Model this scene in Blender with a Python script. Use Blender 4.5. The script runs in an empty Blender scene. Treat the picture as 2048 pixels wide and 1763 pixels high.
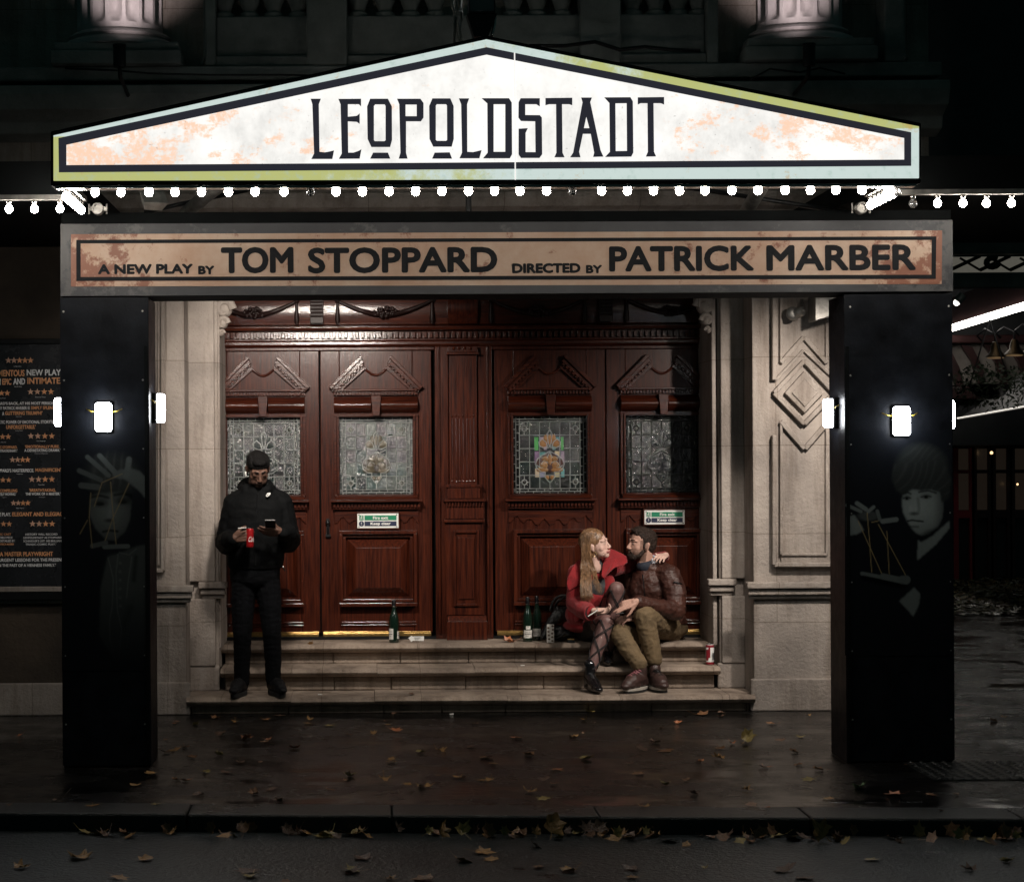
import bpy, bmesh, math, random
import numpy as np
from mathutils import Vector, Matrix, Quaternion
R = math.radians
C = bpy.context.scene.collection
sc = bpy.context.scene
rnd = random.Random(7)

# ------------------------------------------------------------------ camera
F = 3990.0; CX, CY = 740.0, 915.0; ROLL = 0.006; DW = 14.0; EYE = 1.79   # focal length in photo pixels, principal point, roll, metres to wall, eye height
cam_d = bpy.data.cameras.new('camera'); cam = bpy.data.objects.new('camera', cam_d); C.objects.link(cam)
cam.matrix_world = Matrix.Translation((0, -DW, EYE)) @ Matrix.Rotation(R(90), 4, 'X') @ Matrix.Rotation(-ROLL, 4, 'Z')
cam_d.sensor_fit = 'HORIZONTAL'; cam_d.sensor_width = 36; cam_d.lens = F / 2048 * 36
cam_d.shift_x = (1024 - CX) / 2048; cam_d.shift_y = (CY - 881.5) / 2048
cam_d.clip_start = 0.1; cam_d.clip_end = 500
sc.camera = cam

# ------------------------------------------------------------------ night sky, exposure
wd = bpy.data.worlds.new('World'); sc.world = wd; wd.use_nodes = True
wn = wd.node_tree.nodes; wl = wd.node_tree.links
wn['Background'].inputs[0].default_value = (.20, .47, .46, 1)      # cold city glow of an overcast night
wn['Background'].inputs[1].default_value = 0.038
sc.view_settings.view_transform = 'Standard'; sc.view_settings.look = 'None'
sc.view_settings.exposure = 0; sc.view_settings.gamma = 1
try:
    sc.cycles.max_bounces = 6; sc.cycles.diffuse_bounces = 3; sc.cycles.glossy_bounces = 3
    sc.cycles.sample_clamp_indirect = 4; sc.cycles.use_denoising = True
except Exception: pass

# ------------------------------------------------------------------ helpers
def W(px, py, Y):
    """photo pixel -> real point on the vertical plane at depth Y"""
    u, v = px - CX, py - CY; D = Y + DW
    return Vector(((u - ROLL * v) * D / F, Y, EYE - (v + ROLL * u) * D / F))
def WX(px, py, Y): return W(px, py, Y).x
def WZ(px, py, Y): return W(px, py, Y).z

class MB:
    def __init__(s): s.v = []; s.f = []; s.c = []; s.cur = None
    def add(s, vs, fs):
        b = len(s.v); s.v += [tuple(p) for p in vs]
        for f in fs: s.f.append(tuple(b + i for i in f)); s.c.append(s.cur)
        return s
    def box(s, x0, x1, y0, y1, z0, z1):
        x0, x1 = sorted((x0, x1)); y0, y1 = sorted((y0, y1)); z0, z1 = sorted((z0, z1))
        return s.add([(x0,y0,z0),(x1,y0,z0),(x1,y1,z0),(x0,y1,z0),(x0,y0,z1),(x1,y0,z1),(x1,y1,z1),(x0,y1,z1)],
              [(0,3,2,1),(4,5,6,7),(0,1,5,4),(1,2,6,5),(2,3,7,6),(3,0,4,7)])
    def prism(s, pts, y0, y1):
        """outline of (x,z) points, front face at y0, back at y1"""
        a = sum(pts[i][0]*pts[(i+1)%len(pts)][1]-pts[(i+1)%len(pts)][0]*pts[i][1] for i in range(len(pts)))
        if a < 0: pts = pts[::-1]
        n = len(pts)
        return s.add([(x,y0,z) for x,z in pts]+[(x,y1,z) for x,z in pts],
              [tuple(range(n)), tuple(range(2*n-1,n-1,-1))]+[(i,n+i,n+(i+1)%n,(i+1)%n) for i in range(n)])
    def extr(s, prof, x0, x1):
        """profile of (y,z) points swept along X"""
        n = len(prof)
        return s.add([(x0,y,z) for y,z in prof]+[(x1,y,z) for y,z in prof],
              [tuple(range(n)), tuple(range(2*n-1,n-1,-1))]+[(i,n+i,n+(i+1)%n,(i+1)%n) for i in range(n)])
    def bar(s, p0, p1, w, y0, y1):
        """straight strip in the facade plane between two (x,z) points"""
        d = Vector((p1[0]-p0[0], p1[1]-p0[1])); d.normalize(); n = Vector((-d.y, d.x))*w/2
        return s.prism([(p0[0]+n.x,p0[1]+n.y),(p1[0]+n.x,p1[1]+n.y),(p1[0]-n.x,p1[1]-n.y),(p0[0]-n.x,p0[1]-n.y)], y0, y1)
    def tube(s, pts, r, n=8, sx=None):
        pts = [Vector(p) for p in pts]; m = len(pts)
        rs = r if isinstance(r, (list, tuple)) else [r]*m
        vs = []; prev = None
        for i, p in enumerate(pts):
            t = (pts[min(i+1,m-1)] - pts[max(i-1,0)])
            t = t.normalized() if t.length > 1e-9 else Vector((0,0,1))
            if prev is None:
                a = Vector((0,0,1)) if abs(t.z) < .9 else Vector((1,0,0)); prev = t.cross(a).normalized()
            u = (prev - t*prev.dot(t)); u = u.normalized() if u.length > 1e-6 else t.orthogonal().normalized()
            prev = u; w = t.cross(u)
            for k in range(n):
                a = 2*math.pi*k/n
                vs.append(p + (u*math.cos(a)+w*math.sin(a))*rs[i])
        fs = [tuple(range(n-1,-1,-1)), tuple((m-1)*n+k for k in range(n))]
        for i in range(m-1):
            for k in range(n): fs.append((i*n+k, i*n+(k+1)%n, (i+1)*n+(k+1)%n, (i+1)*n+k))
        return s.add(vs, fs)
    def lathe(s, prof, o, n=16, M=None):
        """profile of (radius, height) about the vertical axis at o"""
        o = Vector(o); vs = []
        for r, z in prof:
            for k in range(n):
                a = 2*math.pi*k/n; p = Vector((r*math.cos(a), r*math.sin(a), z))
                vs.append(o + (M @ p if M else p))
        m = len(prof)
        fs = [tuple(range(n-1,-1,-1)), tuple((m-1)*n+k for k in range(n))]
        for i in range(m-1):
            for k in range(n): fs.append((i*n+k, i*n+(k+1)%n, (i+1)*n+(k+1)%n, (i+1)*n+k))
        return s.add(vs, fs)
    def ell(s, c, r, nu=12, nv=8, M=None):
        c = Vector(c); r = r if isinstance(r,(tuple,list)) else (r,r,r)
        vs = []
        for j in range(1, nv):
            th = math.pi*j/nv
            for k in range(nu):
                a = 2*math.pi*k/nu
                p = Vector((r[0]*math.sin(th)*math.cos(a), r[1]*math.sin(th)*math.sin(a), r[2]*math.cos(th)))
                vs.append(c + (M @ p if M else p))
        top = Vector((0,0,r[2])); b = len(vs)
        vs += [c + (M @ top if M else top), c - (M @ top if M else top)]
        fs = []
        for k in range(nu): fs.append((b, k, (k+1)%nu)); fs.append((b+1, (nv-2)*nu+(k+1)%nu, (nv-2)*nu+k))
        for j in range(nv-2):
            for k in range(nu): fs.append((j*nu+k, (j+1)*nu+k, (j+1)*nu+(k+1)%nu, j*nu+(k+1)%nu))
        return s.add(vs, fs)
    def mesh(s, name):
        me = bpy.data.meshes.new(name); me.from_pydata(s.v, [], s.f); me.update()
        if any(c is not None for c in s.c):
            at = me.color_attributes.new('Col', 'FLOAT_COLOR', 'CORNER'); buf = []
            for p, c in zip(me.polygons, s.c):
                c = c or (0,0,0)
                for _ in range(p.loop_total): buf += [c[0], c[1], c[2], 1.0]
            at.data.foreach_set('color', buf)
        return me
    def build(s, name, m, parent=None, smooth=False, bevel=0, label=None):
        me = s.mesh(name); return link(name, me, m, parent, smooth, bevel, label)

def link(name, me, m, parent=None, smooth=False, bevel=0, label=None):
    o = bpy.data.objects.new(name, me); C.objects.link(o)
    if m is not None: me.materials.clear(); me.materials.append(m)
    if smooth:
        me.polygons.foreach_set('use_smooth', [True]*len(me.polygons))
        if smooth is not True: me.set_sharp_from_angle(angle=R(smooth))
    if bevel:
        b = o.modifiers.new('bevel', 'BEVEL'); b.width = bevel; b.segments = 2; b.limit_method = 'ANGLE'; b.angle_limit = R(40)
    if parent is not None:
        o.parent = parent
        if parent.type == 'EMPTY' or parent.location.length > 0:
            o.matrix_parent_inverse = MWI.get(parent.name, Matrix.Identity(4))
    if label: o['label'] = label
    return o
MWI = {}
def thing(name, label, cat, loc=(0,0,0), group=None):
    o = bpy.data.objects.new(name, None); C.objects.link(o); o.location = loc; o.empty_display_size = .1
    o['label'] = label; o['category'] = cat
    if group: o['group'] = group
    MWI[o.name] = Matrix.Translation(Vector(loc)).inverted()
    return o
def tag(o, label, cat, group=None):
    o['label'] = label; o['category'] = cat
    if group: o['group'] = group
    return o
def struct(o, kind='structure'):
    o['kind'] = kind; return o
def dup(root, delta, label=None, group=None):
    """a copy of a thing with copies of its parts and sub-parts, moved by delta"""
    r = root.copy(); C.objects.link(r); r.location = root.location + Vector(delta)
    if label: r['label'] = label
    if group: r['group'] = group
    for ch in list(root.children):
        c = ch.copy(); C.objects.link(c); c.parent = r
        for g in list(ch.children):
            d = g.copy(); C.objects.link(d); d.parent = c
    return r
def evalmesh(o):
    dg = bpy.context.evaluated_depsgraph_get(); dg.update()
    return bpy.data.meshes.new_from_object(o.evaluated_get(dg), depsgraph=dg)

def text_mesh(body, x0, x1, z0, z1, y, bold=0.0, fat=0.0, shear=0):
    """lettering from Blender's own font, scaled to fill a box in the facade plane; returns MB-like vertex data"""
    cu = bpy.data.curves.new('lettering', 'FONT'); cu.body = body; cu.offset = bold; cu.size = 1; cu.shear = shear
    cu.resolution_u = 4
    o = bpy.data.objects.new('lettering', cu); C.objects.link(o)
    me = evalmesh(o); bpy.data.objects.remove(o); bpy.data.curves.remove(cu)
    n = len(me.vertices); co = np.empty(n*3); me.vertices.foreach_get('co', co); co = co.reshape(-1,3)
    mn, mx = co.min(0), co.max(0)
    sx = (x1-x0)/(mx[0]-mn[0]); sz = (z1-z0)/max(mx[1]-mn[1],1e-6)
    f0 = [tuple(p.vertices) for p in me.polygons]; vs, fs = [], []
    em = fat*(z1-z0)
    sx = (x1-x0-2*em)/(mx[0]-mn[0]); sz = (z1-z0-2*em)/max(mx[1]-mn[1],1e-6)
    offs = [(0,0)] if not fat else [(0,0),(em,0),(-em,0),(0,em),(0,-em),(em*.7,em*.7),(-em*.7,em*.7),(em*.7,-em*.7),(-em*.7,-em*.7)]
    for k, (ox, oz) in enumerate(offs):
        b = len(vs); vs += [(x0+em+(p[0]-mn[0])*sx+ox, y-.00012*k, z0+em+(p[1]-mn[1])*sz+oz) for p in co]; fs += [tuple(b+i for i in f) for f in f0]
    bpy.data.meshes.remove(me)
    return vs, fs

# ------------------------------------------------------------------ materials
def srgb(r, g, b):
    f = lambda c: (c/255/12.92 if c/255 <= .04045 else ((c/255+.055)/1.055)**2.4)
    return (f(r), f(g), f(b))
def mat(name, col, rough=.5, metal=0, var=0.0, vscale=4, stretch=(1,1,1), col2=None, bump=0, bscale=20, bstretch=None, coat=0,
        spec=.5, emit=None, estr=0, rvar=0, attr=None, alpha=None, sheen=0, detail=6, trans=0):
    m = bpy.data.materials.new(name); m.use_nodes = True; nt = m.node_tree; N = nt.nodes; L = nt.links
    p = N['Principled BSDF']
    p.inputs['Base Color'].default_value = (*col, 1); p.inputs['Roughness'].default_value = rough
    p.inputs['Metallic'].default_value = metal; p.inputs['Specular IOR Level'].default_value = spec
    if coat: p.inputs['Coat Weight'].default_value = coat; p.inputs['Coat Roughness'].default_value = .13
    if sheen: p.inputs['Sheen Weight'].default_value = sheen
    if trans: p.inputs['Transmission Weight'].default_value = trans
    tc = N.new('ShaderNodeTexCoord')
    def noise(scale, st, det=detail):
        mp = N.new('ShaderNodeMapping'); mp.inputs['Scale'].default_value = st; L.new(tc.outputs['Object'], mp.inputs[0])
        n = N.new('ShaderNodeTexNoise'); n.inputs['Scale'].default_value = scale; n.inputs['Detail'].default_value = det
        n.inputs['Roughness'].default_value = .62
        L.new(mp.outputs[0], n.inputs['Vector']); return n.outputs['Fac']
    csock = None
    if attr:
        a = N.new('ShaderNodeAttribute'); a.attribute_name = 'Col'; csock = a.outputs['Color']
        L.new(csock, p.inputs['Base Color'])
    if var or col2:
        n = noise(vscale, stretch)
        rp = N.new('ShaderNodeMapRange'); rp.inputs[1].default_value = .3; rp.inputs[2].default_value = .7; L.new(n, rp.inputs[0])
        mx = N.new('ShaderNodeMix'); mx.data_type = 'RGBA'; L.new(rp.outputs[0], mx.inputs[0])
        c2 = col2 or tuple(c*(1-var) for c in col)
        mx.inputs[6].default_value = (*c2, 1); mx.inputs[7].default_value = (*(col if col2 else tuple(min(1,c*(1+var)) for c in col)), 1)
        out = mx.outputs[2]
        if attr:
            mm = N.new('ShaderNodeMix'); mm.data_type = 'RGBA'; mm.blend_type = 'MULTIPLY'; mm.inputs[0].default_value = 1
            L.new(csock, mm.inputs[6]); L.new(out, mm.inputs[7]); out = mm.outputs[2]
        L.new(out, p.inputs['Base Color'])
    if rvar:
        n = noise(vscale*1.7, stretch); rp = N.new('ShaderNodeMapRange'); rp.inputs[1].default_value=.3; rp.inputs[2].default_value=.7
        rp.inputs[3].default_value = max(.02, rough-rvar); rp.inputs[4].default_value = min(1, rough+rvar)
        L.new(n, rp.inputs[0]); L.new(rp.outputs[0], p.inputs['Roughness'])
    if bump:
        n = noise(bscale, bstretch or (1,1,1)); b = N.new('ShaderNodeBump'); b.inputs['Strength'].default_value = min(1, bump)
        b.inputs['Distance'].default_value = .02*max(1, bump); L.new(n, b.inputs['Height']); L.new(b.outputs[0], p.inputs['Normal'])
        if coat: L.new(b.outputs[0], p.inputs['Coat Normal'])
    if emit:
        p.inputs['Emission Color'].default_value = (*emit, 1); p.inputs['Emission Strength'].default_value = estr
    return m
M = {}
def stone_mat(name, a, b, dark, block=(.95,.62)):
    """limestone: blotches, vertical rain streaks, pitting and fine block joints"""
    m = mat(name, a, .8, vscale=2.6, col2=b, bump=.5, bscale=42, rvar=.1); N = m.node_tree.nodes; L = m.node_tree.links; p = N['Principled BSDF']
    src = p.inputs['Base Color'].links[0].from_socket; tc = N.new('ShaderNodeTexCoord')
    def noise(s, st, d=8):
        mp = N.new('ShaderNodeMapping'); mp.inputs['Scale'].default_value = st; L.new(tc.outputs['Object'], mp.inputs[0])
        n = N.new('ShaderNodeTexNoise'); n.inputs['Scale'].default_value = s; n.inputs['Detail'].default_value = d; n.inputs['Roughness'].default_value = .7; L.new(mp.outputs[0], n.inputs['Vector']); return n.outputs['Fac']
    def rng(s, *q):
        r = N.new('ShaderNodeMapRange')
        for i, v in enumerate(q): r.inputs[i+1].default_value = v
        L.new(s, r.inputs[0]); return r.outputs[0]
    def mul(f, c, src):
        n = N.new('ShaderNodeMix'); n.data_type = 'RGBA'; n.blend_type = 'MULTIPLY'; L.new(f, n.inputs[0]); L.new(src, n.inputs[6]); n.inputs[7].default_value = (*c,1); return n.outputs[2]
    c = mul(rng(noise(7, (1,1,.12)), .46, .68, 0, .8), dark, src)
    c = mul(rng(noise(70, (1,1,1), 3), .60, .72, 0, .55), dark, c)
    sx = N.new('ShaderNodeSeparateXYZ'); L.new(tc.outputs['Object'], sx.inputs[0]); cb = N.new('ShaderNodeCombineXYZ'); L.new(sx.outputs['X'], cb.inputs[0]); L.new(sx.outputs['Z'], cb.inputs[1])
    bt = N.new('ShaderNodeTexBrick'); bt.inputs['Scale'].default_value = 1; bt.inputs['Mortar Size'].default_value = .0028; bt.inputs['Mortar Smooth'].default_value = .4; bt.inputs['Brick Width'].default_value = block[0]; bt.inputs['Row Height'].default_value = block[1]
    bt.inputs['Color1'].default_value = (.86,.86,.86,1); bt.inputs['Color2'].default_value = (1,1,1,1); bt.inputs['Mortar'].default_value = (.5,.46,.42,1); L.new(cb.outputs[0], bt.inputs['Vector'])
    n = N.new('ShaderNodeMix'); n.data_type = 'RGBA'; n.blend_type = 'MULTIPLY'; n.inputs[0].default_value = 1; L.new(c, n.inputs[6]); L.new(bt.outputs['Color'], n.inputs[7]); L.new(n.outputs[2], p.inputs['Base Color'])
    return m
M['stone'] = stone_mat('stone', (.43,.375,.33), (.25,.218,.195), (.48,.43,.39))
M['stone_dark'] = mat('stone_dark', (.30,.31,.29), .85, vscale=2.2, col2=(.12,.125,.12), bump=.4, bscale=25)
M['stone_brown'] = mat('stone_brown', (.075,.055,.038), .85, vscale=2.2, col2=(.03,.023,.017), bump=.4, bscale=25)  # much darker brown stone for the far left wall
M['column'] = mat('column', (.52,.48,.47), .75, vscale=5, col2=(.36,.33,.33), bump=.25, bscale=40)
M['step'] = stone_mat('step', (.42,.335,.265), (.16,.125,.10), (.40,.35,.31), (.7,9))
M['wood'] = mat('wood', (.082,.0170,.0068), .34, spec=.18, vscale=7, stretch=(9,9,.5), col2=(.0125,.0026,.002), bump=.07, bscale=26, bstretch=(5,5,.7), coat=.75, rvar=.07)
M['wood_h'] = mat('wood_h', (.082,.0170,.0068), .34, spec=.18, vscale=7, stretch=(.6,9,9), col2=(.0125,.0026,.002), bump=.09, bscale=26, bstretch=(.8,5,5), coat=.85, rvar=.07)
M['wood_dark'] = mat('wood_dark', (.016,.005,.004), .48, vscale=9, stretch=(1,4,4), col2=(.008,.003,.002), bump=.15, bscale=40, spec=.35)
M['brass'] = mat('brass', (.62,.42,.16), .32, metal=1, var=.3, vscale=30)
M['iron'] = mat('iron', (.012,.012,.013), .4, metal=.4, spec=.5)
M['black'] = mat('black', (.008,.009,.010), .5, spec=.2, var=.4, vscale=6, bump=.05, bscale=60)
M['pillar'] = mat('pillar', (.0060,.0070,.0092), .42, spec=.12, var=.6, vscale=7, bump=.08, bscale=70, rvar=.06)
M['case'] = mat('case', (.003,.0038,.004), .8, spec=.08, var=.3, vscale=5)
M['chrome'] = mat('chrome', (.45,.44,.42), .22, metal=1, var=.2, vscale=12)
M['steel'] = mat('steel', (.30,.29,.27), .45, metal=.8, var=.4, vscale=14, bump=.1, bscale=60)
M['ink'] = mat('ink', (.010,.011,.013), .75, spec=.15, var=.2, vscale=30)
M['white'] = mat('white', (.75,.75,.72), .5, var=.08, vscale=20)
M['green'] = mat('green', (.01,.20,.10), .4, var=.1)
M['navy'] = mat('navy', (.018,.025,.06), .4, var=.1)
M['bulb'] = mat('bulb', (.8,.8,.8), .3, emit=(1,.92,.82), estr=110)
M['bulb_off'] = mat('bulb_off', (.5,.5,.5), .05, spec=.8, trans=.85)
M['lens'] = mat('lens', (.8,.8,.8), .3, emit=(.93,.96,1), estr=36)
M['lead_dark'] = mat('lead_dark', (.045,.05,.05), .4, var=.3, vscale=40, bump=.2, bscale=90)  # darker copy of the leading; the fourth leaf's shade is put into its colour
M['lead'] = mat('lead', (.25,.26,.255), .4, var=.3, vscale=40, bump=.2, bscale=90)
M['glass'] = mat('glass', (1,1,1), .12, attr=True, var=.35, vscale=14, bump=.35, bscale=55, spec=.8, rvar=.06)
M['orange_ink'] = mat('orange_ink', srgb(238,172,122), .5, var=.1, vscale=10)
M['white_ink'] = mat('white_ink', (.85,.85,.86), .5, var=.08, vscale=10)
# ================================================================== ground
def wet(name, col, rough, jointx=None, jointy=None, bump=.3, grain=220, puddle=.55):
    """wet paving: base colour with noise, roughness broken into puddles, fine grain bump and slab joints"""
    m = bpy.data.materials.new(name); m.use_nodes = True; N = m.node_tree.nodes; L = m.node_tree.links
    p = N['Principled BSDF']; tc = N.new('ShaderNodeTexCoord')
    def noise(scale, st=(1,1,1), det=8):
        mp = N.new('ShaderNodeMapping'); mp.inputs['Scale'].default_value = st; L.new(tc.outputs['Object'], mp.inputs[0])
        n = N.new('ShaderNodeTexNoise'); n.inputs['Scale'].default_value = scale; n.inputs['Detail'].default_value = det; n.inputs['Roughness'].default_value = .65
        L.new(mp.outputs[0], n.inputs['Vector']); return n.outputs['Fac']
    def rng(s, a, b, c, d):
        r = N.new('ShaderNodeMapRange'); r.inputs[1].default_value=a; r.inputs[2].default_value=b; r.inputs[3].default_value=c; r.inputs[4].default_value=d
        L.new(s, r.inputs[0]); return r.outputs[0]
    n1 = noise(1.6); mx = N.new('ShaderNodeMix'); mx.data_type='RGBA'
    L.new(rng(noise(3.5, (1,1,1)), .35, .65, 0, 1), mx.inputs[0])
    mx.inputs[6].default_value = (*[c*.5 for c in col], 1); mx.inputs[7].default_value = (*[c*1.4 for c in col], 1)
    colout = mx.outputs[2]
    wave = noise(2.0, (.85,1.15,1)); pud = rng(wave, puddle-.08, puddle+.08, 0, 1)
    rr = N.new('ShaderNodeMix'); rr.data_type='FLOAT'; L.new(pud, rr.inputs[0]); rr.inputs[2].default_value = rough; rr.inputs[3].default_value = .045
    L.new(rr.outputs[0], p.inputs['Roughness'])
    g = noise(grain, (1,1,1), 3); gm = N.new('ShaderNodeMath'); gm.operation='MULTIPLY'; L.new(g, gm.inputs[0])
    inv = rng(pud, 0, 1, 1, .12); L.new(inv, gm.inputs[1])
    big = noise(9, (1,1,1), 4); add = N.new('ShaderNodeMath'); add.operation='MULTIPLY_ADD'; L.new(big, add.inputs[0]); add.inputs[1].default_value=.5; L.new(gm.outputs[0], add.inputs[2])
    h = add.outputs[0]
    if jointx:
        bt = N.new('ShaderNodeTexBrick'); bt.inputs['Scale'].default_value = 1; bt.inputs['Mortar Size'].default_value = .011
        bt.inputs['Brick Width'].default_value = jointx; bt.inputs['Row Height'].default_value = jointy; bt.inputs['Mortar Smooth'].default_value=.3
        bt.inputs['Color1'].default_value=(.55,.56,.58,1); bt.inputs['Color2'].default_value=(1.25,1.2,1.15,1); bt.inputs['Mortar'].default_value=(.08,.08,.08,1)
        L.new(tc.outputs['Object'], bt.inputs['Vector'])
        mm = N.new('ShaderNodeMix'); mm.data_type='RGBA'; mm.blend_type='MULTIPLY'; mm.inputs[0].default_value=1
        L.new(colout, mm.inputs[6]); L.new(bt.outputs['Color'], mm.inputs[7]); colout = mm.outputs[2]
        hm = N.new('ShaderNodeMath'); hm.operation='MULTIPLY_ADD'; L.new(bt.outputs['Fac'], hm.inputs[0]); hm.inputs[1].default_value=-1.2; L.new(h, hm.inputs[2]); h = hm.outputs[0]
    L.new(colout, p.inputs['Base Color'])
    b = N.new('ShaderNodeBump'); b.inputs['Strength'].default_value=bump; b.inputs['Distance'].default_value=.012; L.new(h, b.inputs['Height']); L.new(b.outputs[0], p.inputs['Normal'])
    p.inputs['Specular IOR Level'].default_value = .5
    return m
M['paving'] = wet('paving', (.0085,.0080,.0078), .30, 1.1, .62, bump=.34, puddle=.51)
M['asphalt'] = wet('asphalt', (.008,.0125,.0135), .38, None, None, bump=1.0, grain=42, puddle=.72)
M['kerb'] = wet('kerb', (.010,.011,.011), .36, None, None, bump=.6, grain=120, puddle=.62)

# the kerb line runs slightly out of parallel with the facade
def kerbY(x): return -4.02 - .062*(x-0.1)
KH = .085
g = MB()
xs = [-30, -3, 0.1, 3.2, 9, 30]
for i in range(len(xs)-1):
    a, b = xs[i], xs[i+1]
    ka, kb = (kerbY(max(-5,min(8,a))), kerbY(max(-5,min(8,b))))
    g.add([(a,ka+.3,0),(b,kb+.3,0),(b,60,0),(a,60,0)], [(0,1,2,3)])
struct(g.build('pavement', M['paving']))
k = MB()
for i in range(len(xs)-1):
    a, b = xs[i], xs[i+1]
    n = max(1, int((b-a)/.92))
    for j in range(n):
        p, q = a+(b-a)*j/n, a+(b-a)*(j+1)/n
        kp, kq = kerbY(max(-5,min(8,p))), kerbY(max(-5,min(8,q)))
        dz = rnd.uniform(-.003,.003)
        k.add([(p+.003,kp,.004+dz),(q-.003,kq,.004+dz),(q-.003,kq+.3,.004+dz),(p+.003,kp+.3,.004+dz),
               (p+.003,kp-.008,-KH),(q-.003,kq-.008,-KH)], [(0,1,2,3),(4,5,1,0),(4,0,3),(1,5,2)])
struct(k.build('kerb', M['kerb'], bevel=.012))
r = MB(); r.add([(-60,-40,-KH),(60,-40,-KH),(60,-2.5,-KH),(-60,-2.5,-KH)], [(0,1,2,3)])
struct(r.build('road', M['asphalt']))

# ================================================================== theatre front
B = thing('theatre_building', 'pale stone theatre front with columns and carved red wooden entrance doors', 'building', (0,0,0))
xL = WX(372,1300,0); xR = WX(1508,1300,0); YD = 1.0; YP = .38
xRE = WX(1862,120,0); ZT = 6.2
w = MB()
w.box(-2.06, xL, 0, 2.2, 0, 3.45)                        # left bay
w.box(xR, xRE, 0, 2.2, 0, 3.45)                       # right bay
w.box(-7, xRE, .06, 2.2, 3.45, ZT)                    # upper wall
w.box(xL, xR, YP-.06, 2.2, 3.28, 3.45)                # lintel over the doors
w.box(xL, WX(436,900,YP), YP+.0, 2.2, .0, 3.28)
w.box(WX(1437,900,YP), xR, YP+.0, 2.2, .0, 3.28)
wall = w.build('wall', M['stone'], B, bevel=.006)
w2 = MB(); w2.box(-7, -2.062, 0, 2.2, 0, 3.448); w2.build('side_wall', M['stone_brown'], B)
# plinth course
p = MB(); zp = WZ(340,1363,0)
p.box(-7, xL+.03, -.035, -.002, 0, zp); p.build('plinth', M['stone'], B, bevel=.01); p = MB(); p.box(xR-.03, xRE+.03, -.035, -.002, 0, zp); p.build('plinth', M['stone'], B, bevel=.01); p = MB()
p.box(WX(368,1370,YP), WX(440,1370,YP), YP-.04, YP-.002, .12, .30); p.build('plinth', M['stone'], B, bevel=.01); p = MB(); p.box(WX(1434,1370,YP), WX(1490,1370,YP), YP-.04, YP-.002, .12, .30)
p.build('plinth', M['stone'], B, bevel=.01)
# moulded ledge that runs round walls and pilasters
lg = MB(); z1, z0 = WZ(1580,1162,0), WZ(1580,1188,0); zm = (z0+z1)/2
def ledge_seg(a, b, y):
    lg.box(a, b, y-.085, y-.002, zm, z1); lg.box(a+.012, b-.012, y-.06, y-.002, z0, zm-.006); lg.box(a+.02,b-.02,y-.035,y-.002,z0-.03,z0-.001)
for q in ((-7, xL+.06, 0),(xR-.06, xRE+.06, 0),(xL+.063, WX(455,1170,YP), YP),(WX(1413,1170,YP), xR-.063, YP)):
    lg = MB(); ledge_seg(*q); lg.build('ledge', M['stone'], B, bevel=.008)
# pilasters beside the doors
def pilaster(xa, xb, inner):
    m = MB(); m.box(xa, xb, YP-.05, YP-.002, .30, z0-.032); m.box(xa, xb, YP-.05, YP-.002, z1+.002, 3.279)
    # moulded strip on the inner edge
    s = 1 if inner > xa+.1 else -1
    m.box(inner, inner+s*.03, YP+.02, YD-.001, .42, 3.0)
    return m.build('pilaster', M['stone'], B, bevel=.008)
pilaster(WX(366,900,YP), WX(430,900,YP), WX(430,900,YP)+.006)
pilaster(WX(1440,900,YP), WX(1486,900,YP), WX(1437,900,YP)-.012)
# scroll corbels high in the door corners
def corbel(cx, s):
    m = MB()
    for (dx, pz, rr) in ((0,612,.075),(-.012,640,.05),(-.02,660,.028)):
        z = WZ(1420,pz,YP)
        pts = [(cx+s*dx+math.cos(t*.6)*rr*(1-t/14)*.9*s, YP+.03, z+math.sin(t*.6)*rr*(1-t/14)) for t in range(12)]
        m.tube(pts, [rr*.42*(1-i/16) for i in range(12)], 8)
        m.ell((cx+s*dx, YP+.07, z), (rr*.8, .06, rr*.8), 12, 8)
    m.box(cx-.06, cx+.06, YP+.02, YP+.2, WZ(1420,600,YP), 3.1)
    return m.build('corbel', M['stone'], B, smooth=40)
corbel(WX(447,620,YP), 1); corbel(WX(1412,620,YP), -1)
# carved panel on the right bay
pan = MB()
def PW(px, py): v = W(px, py, 0); return (v.x, v.z)
def strips(pts, w_=.022, d=.03, closed=True):
    n = len(pts)
    for i in range(n if closed else n-1):
        pan.bar(PW(*pts[i]), PW(*pts[(i+1)%n]), w_, -d, -.003)
pan.prism([PW(1606,742),PW(1567,786),PW(1606,826),PW(1645,786)], -.05, -.003)
pan.prism([PW(1606,757),PW(1580,786),PW(1606,814),PW(1632,786)], -.062, -.0505)
strips([(1606,722),(1546,786),(1606,848),(1666,786)], .03, .055)
strips([(1606,674),(1560,726)], .03, .04, False); strips([(1606,674),(1652,726)], .03, .04, False)
strips([(1606,700),(1666,756)], .02, .035, False); strips([(1606,700),(1548,762)], .02, .035, False)
strips([(1560,842),(1608,897),(1656,842)], .035, .04, False)
strips([(1546,870),(1546,1128),(1760,1128)], .03, .06, False); strips([(1546,500),(1546,760)], .03, .06, False)
strips([(1561,842),(1561,1108),(1652,1108),(1652,842)], .02, .035, False); strips([(1561,560),(1561,726)], .02, .035, False); strips([(1652,560),(1652,726)], .02, .035, False)
strips([(1561,1118),(1700,1118)], .06, .02, False)
pan.build('carved_panel', M['stone'], B, bevel=.006); pan = MB()
# matching panel edges on the left bay
strips([(327,560),(327,1140),(200,1140)], .03, .05, False); strips([(318,560),(318,1130)], .015, .03, False)
pan.build('carved_panel', M['stone'], B, bevel=.006)
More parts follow.
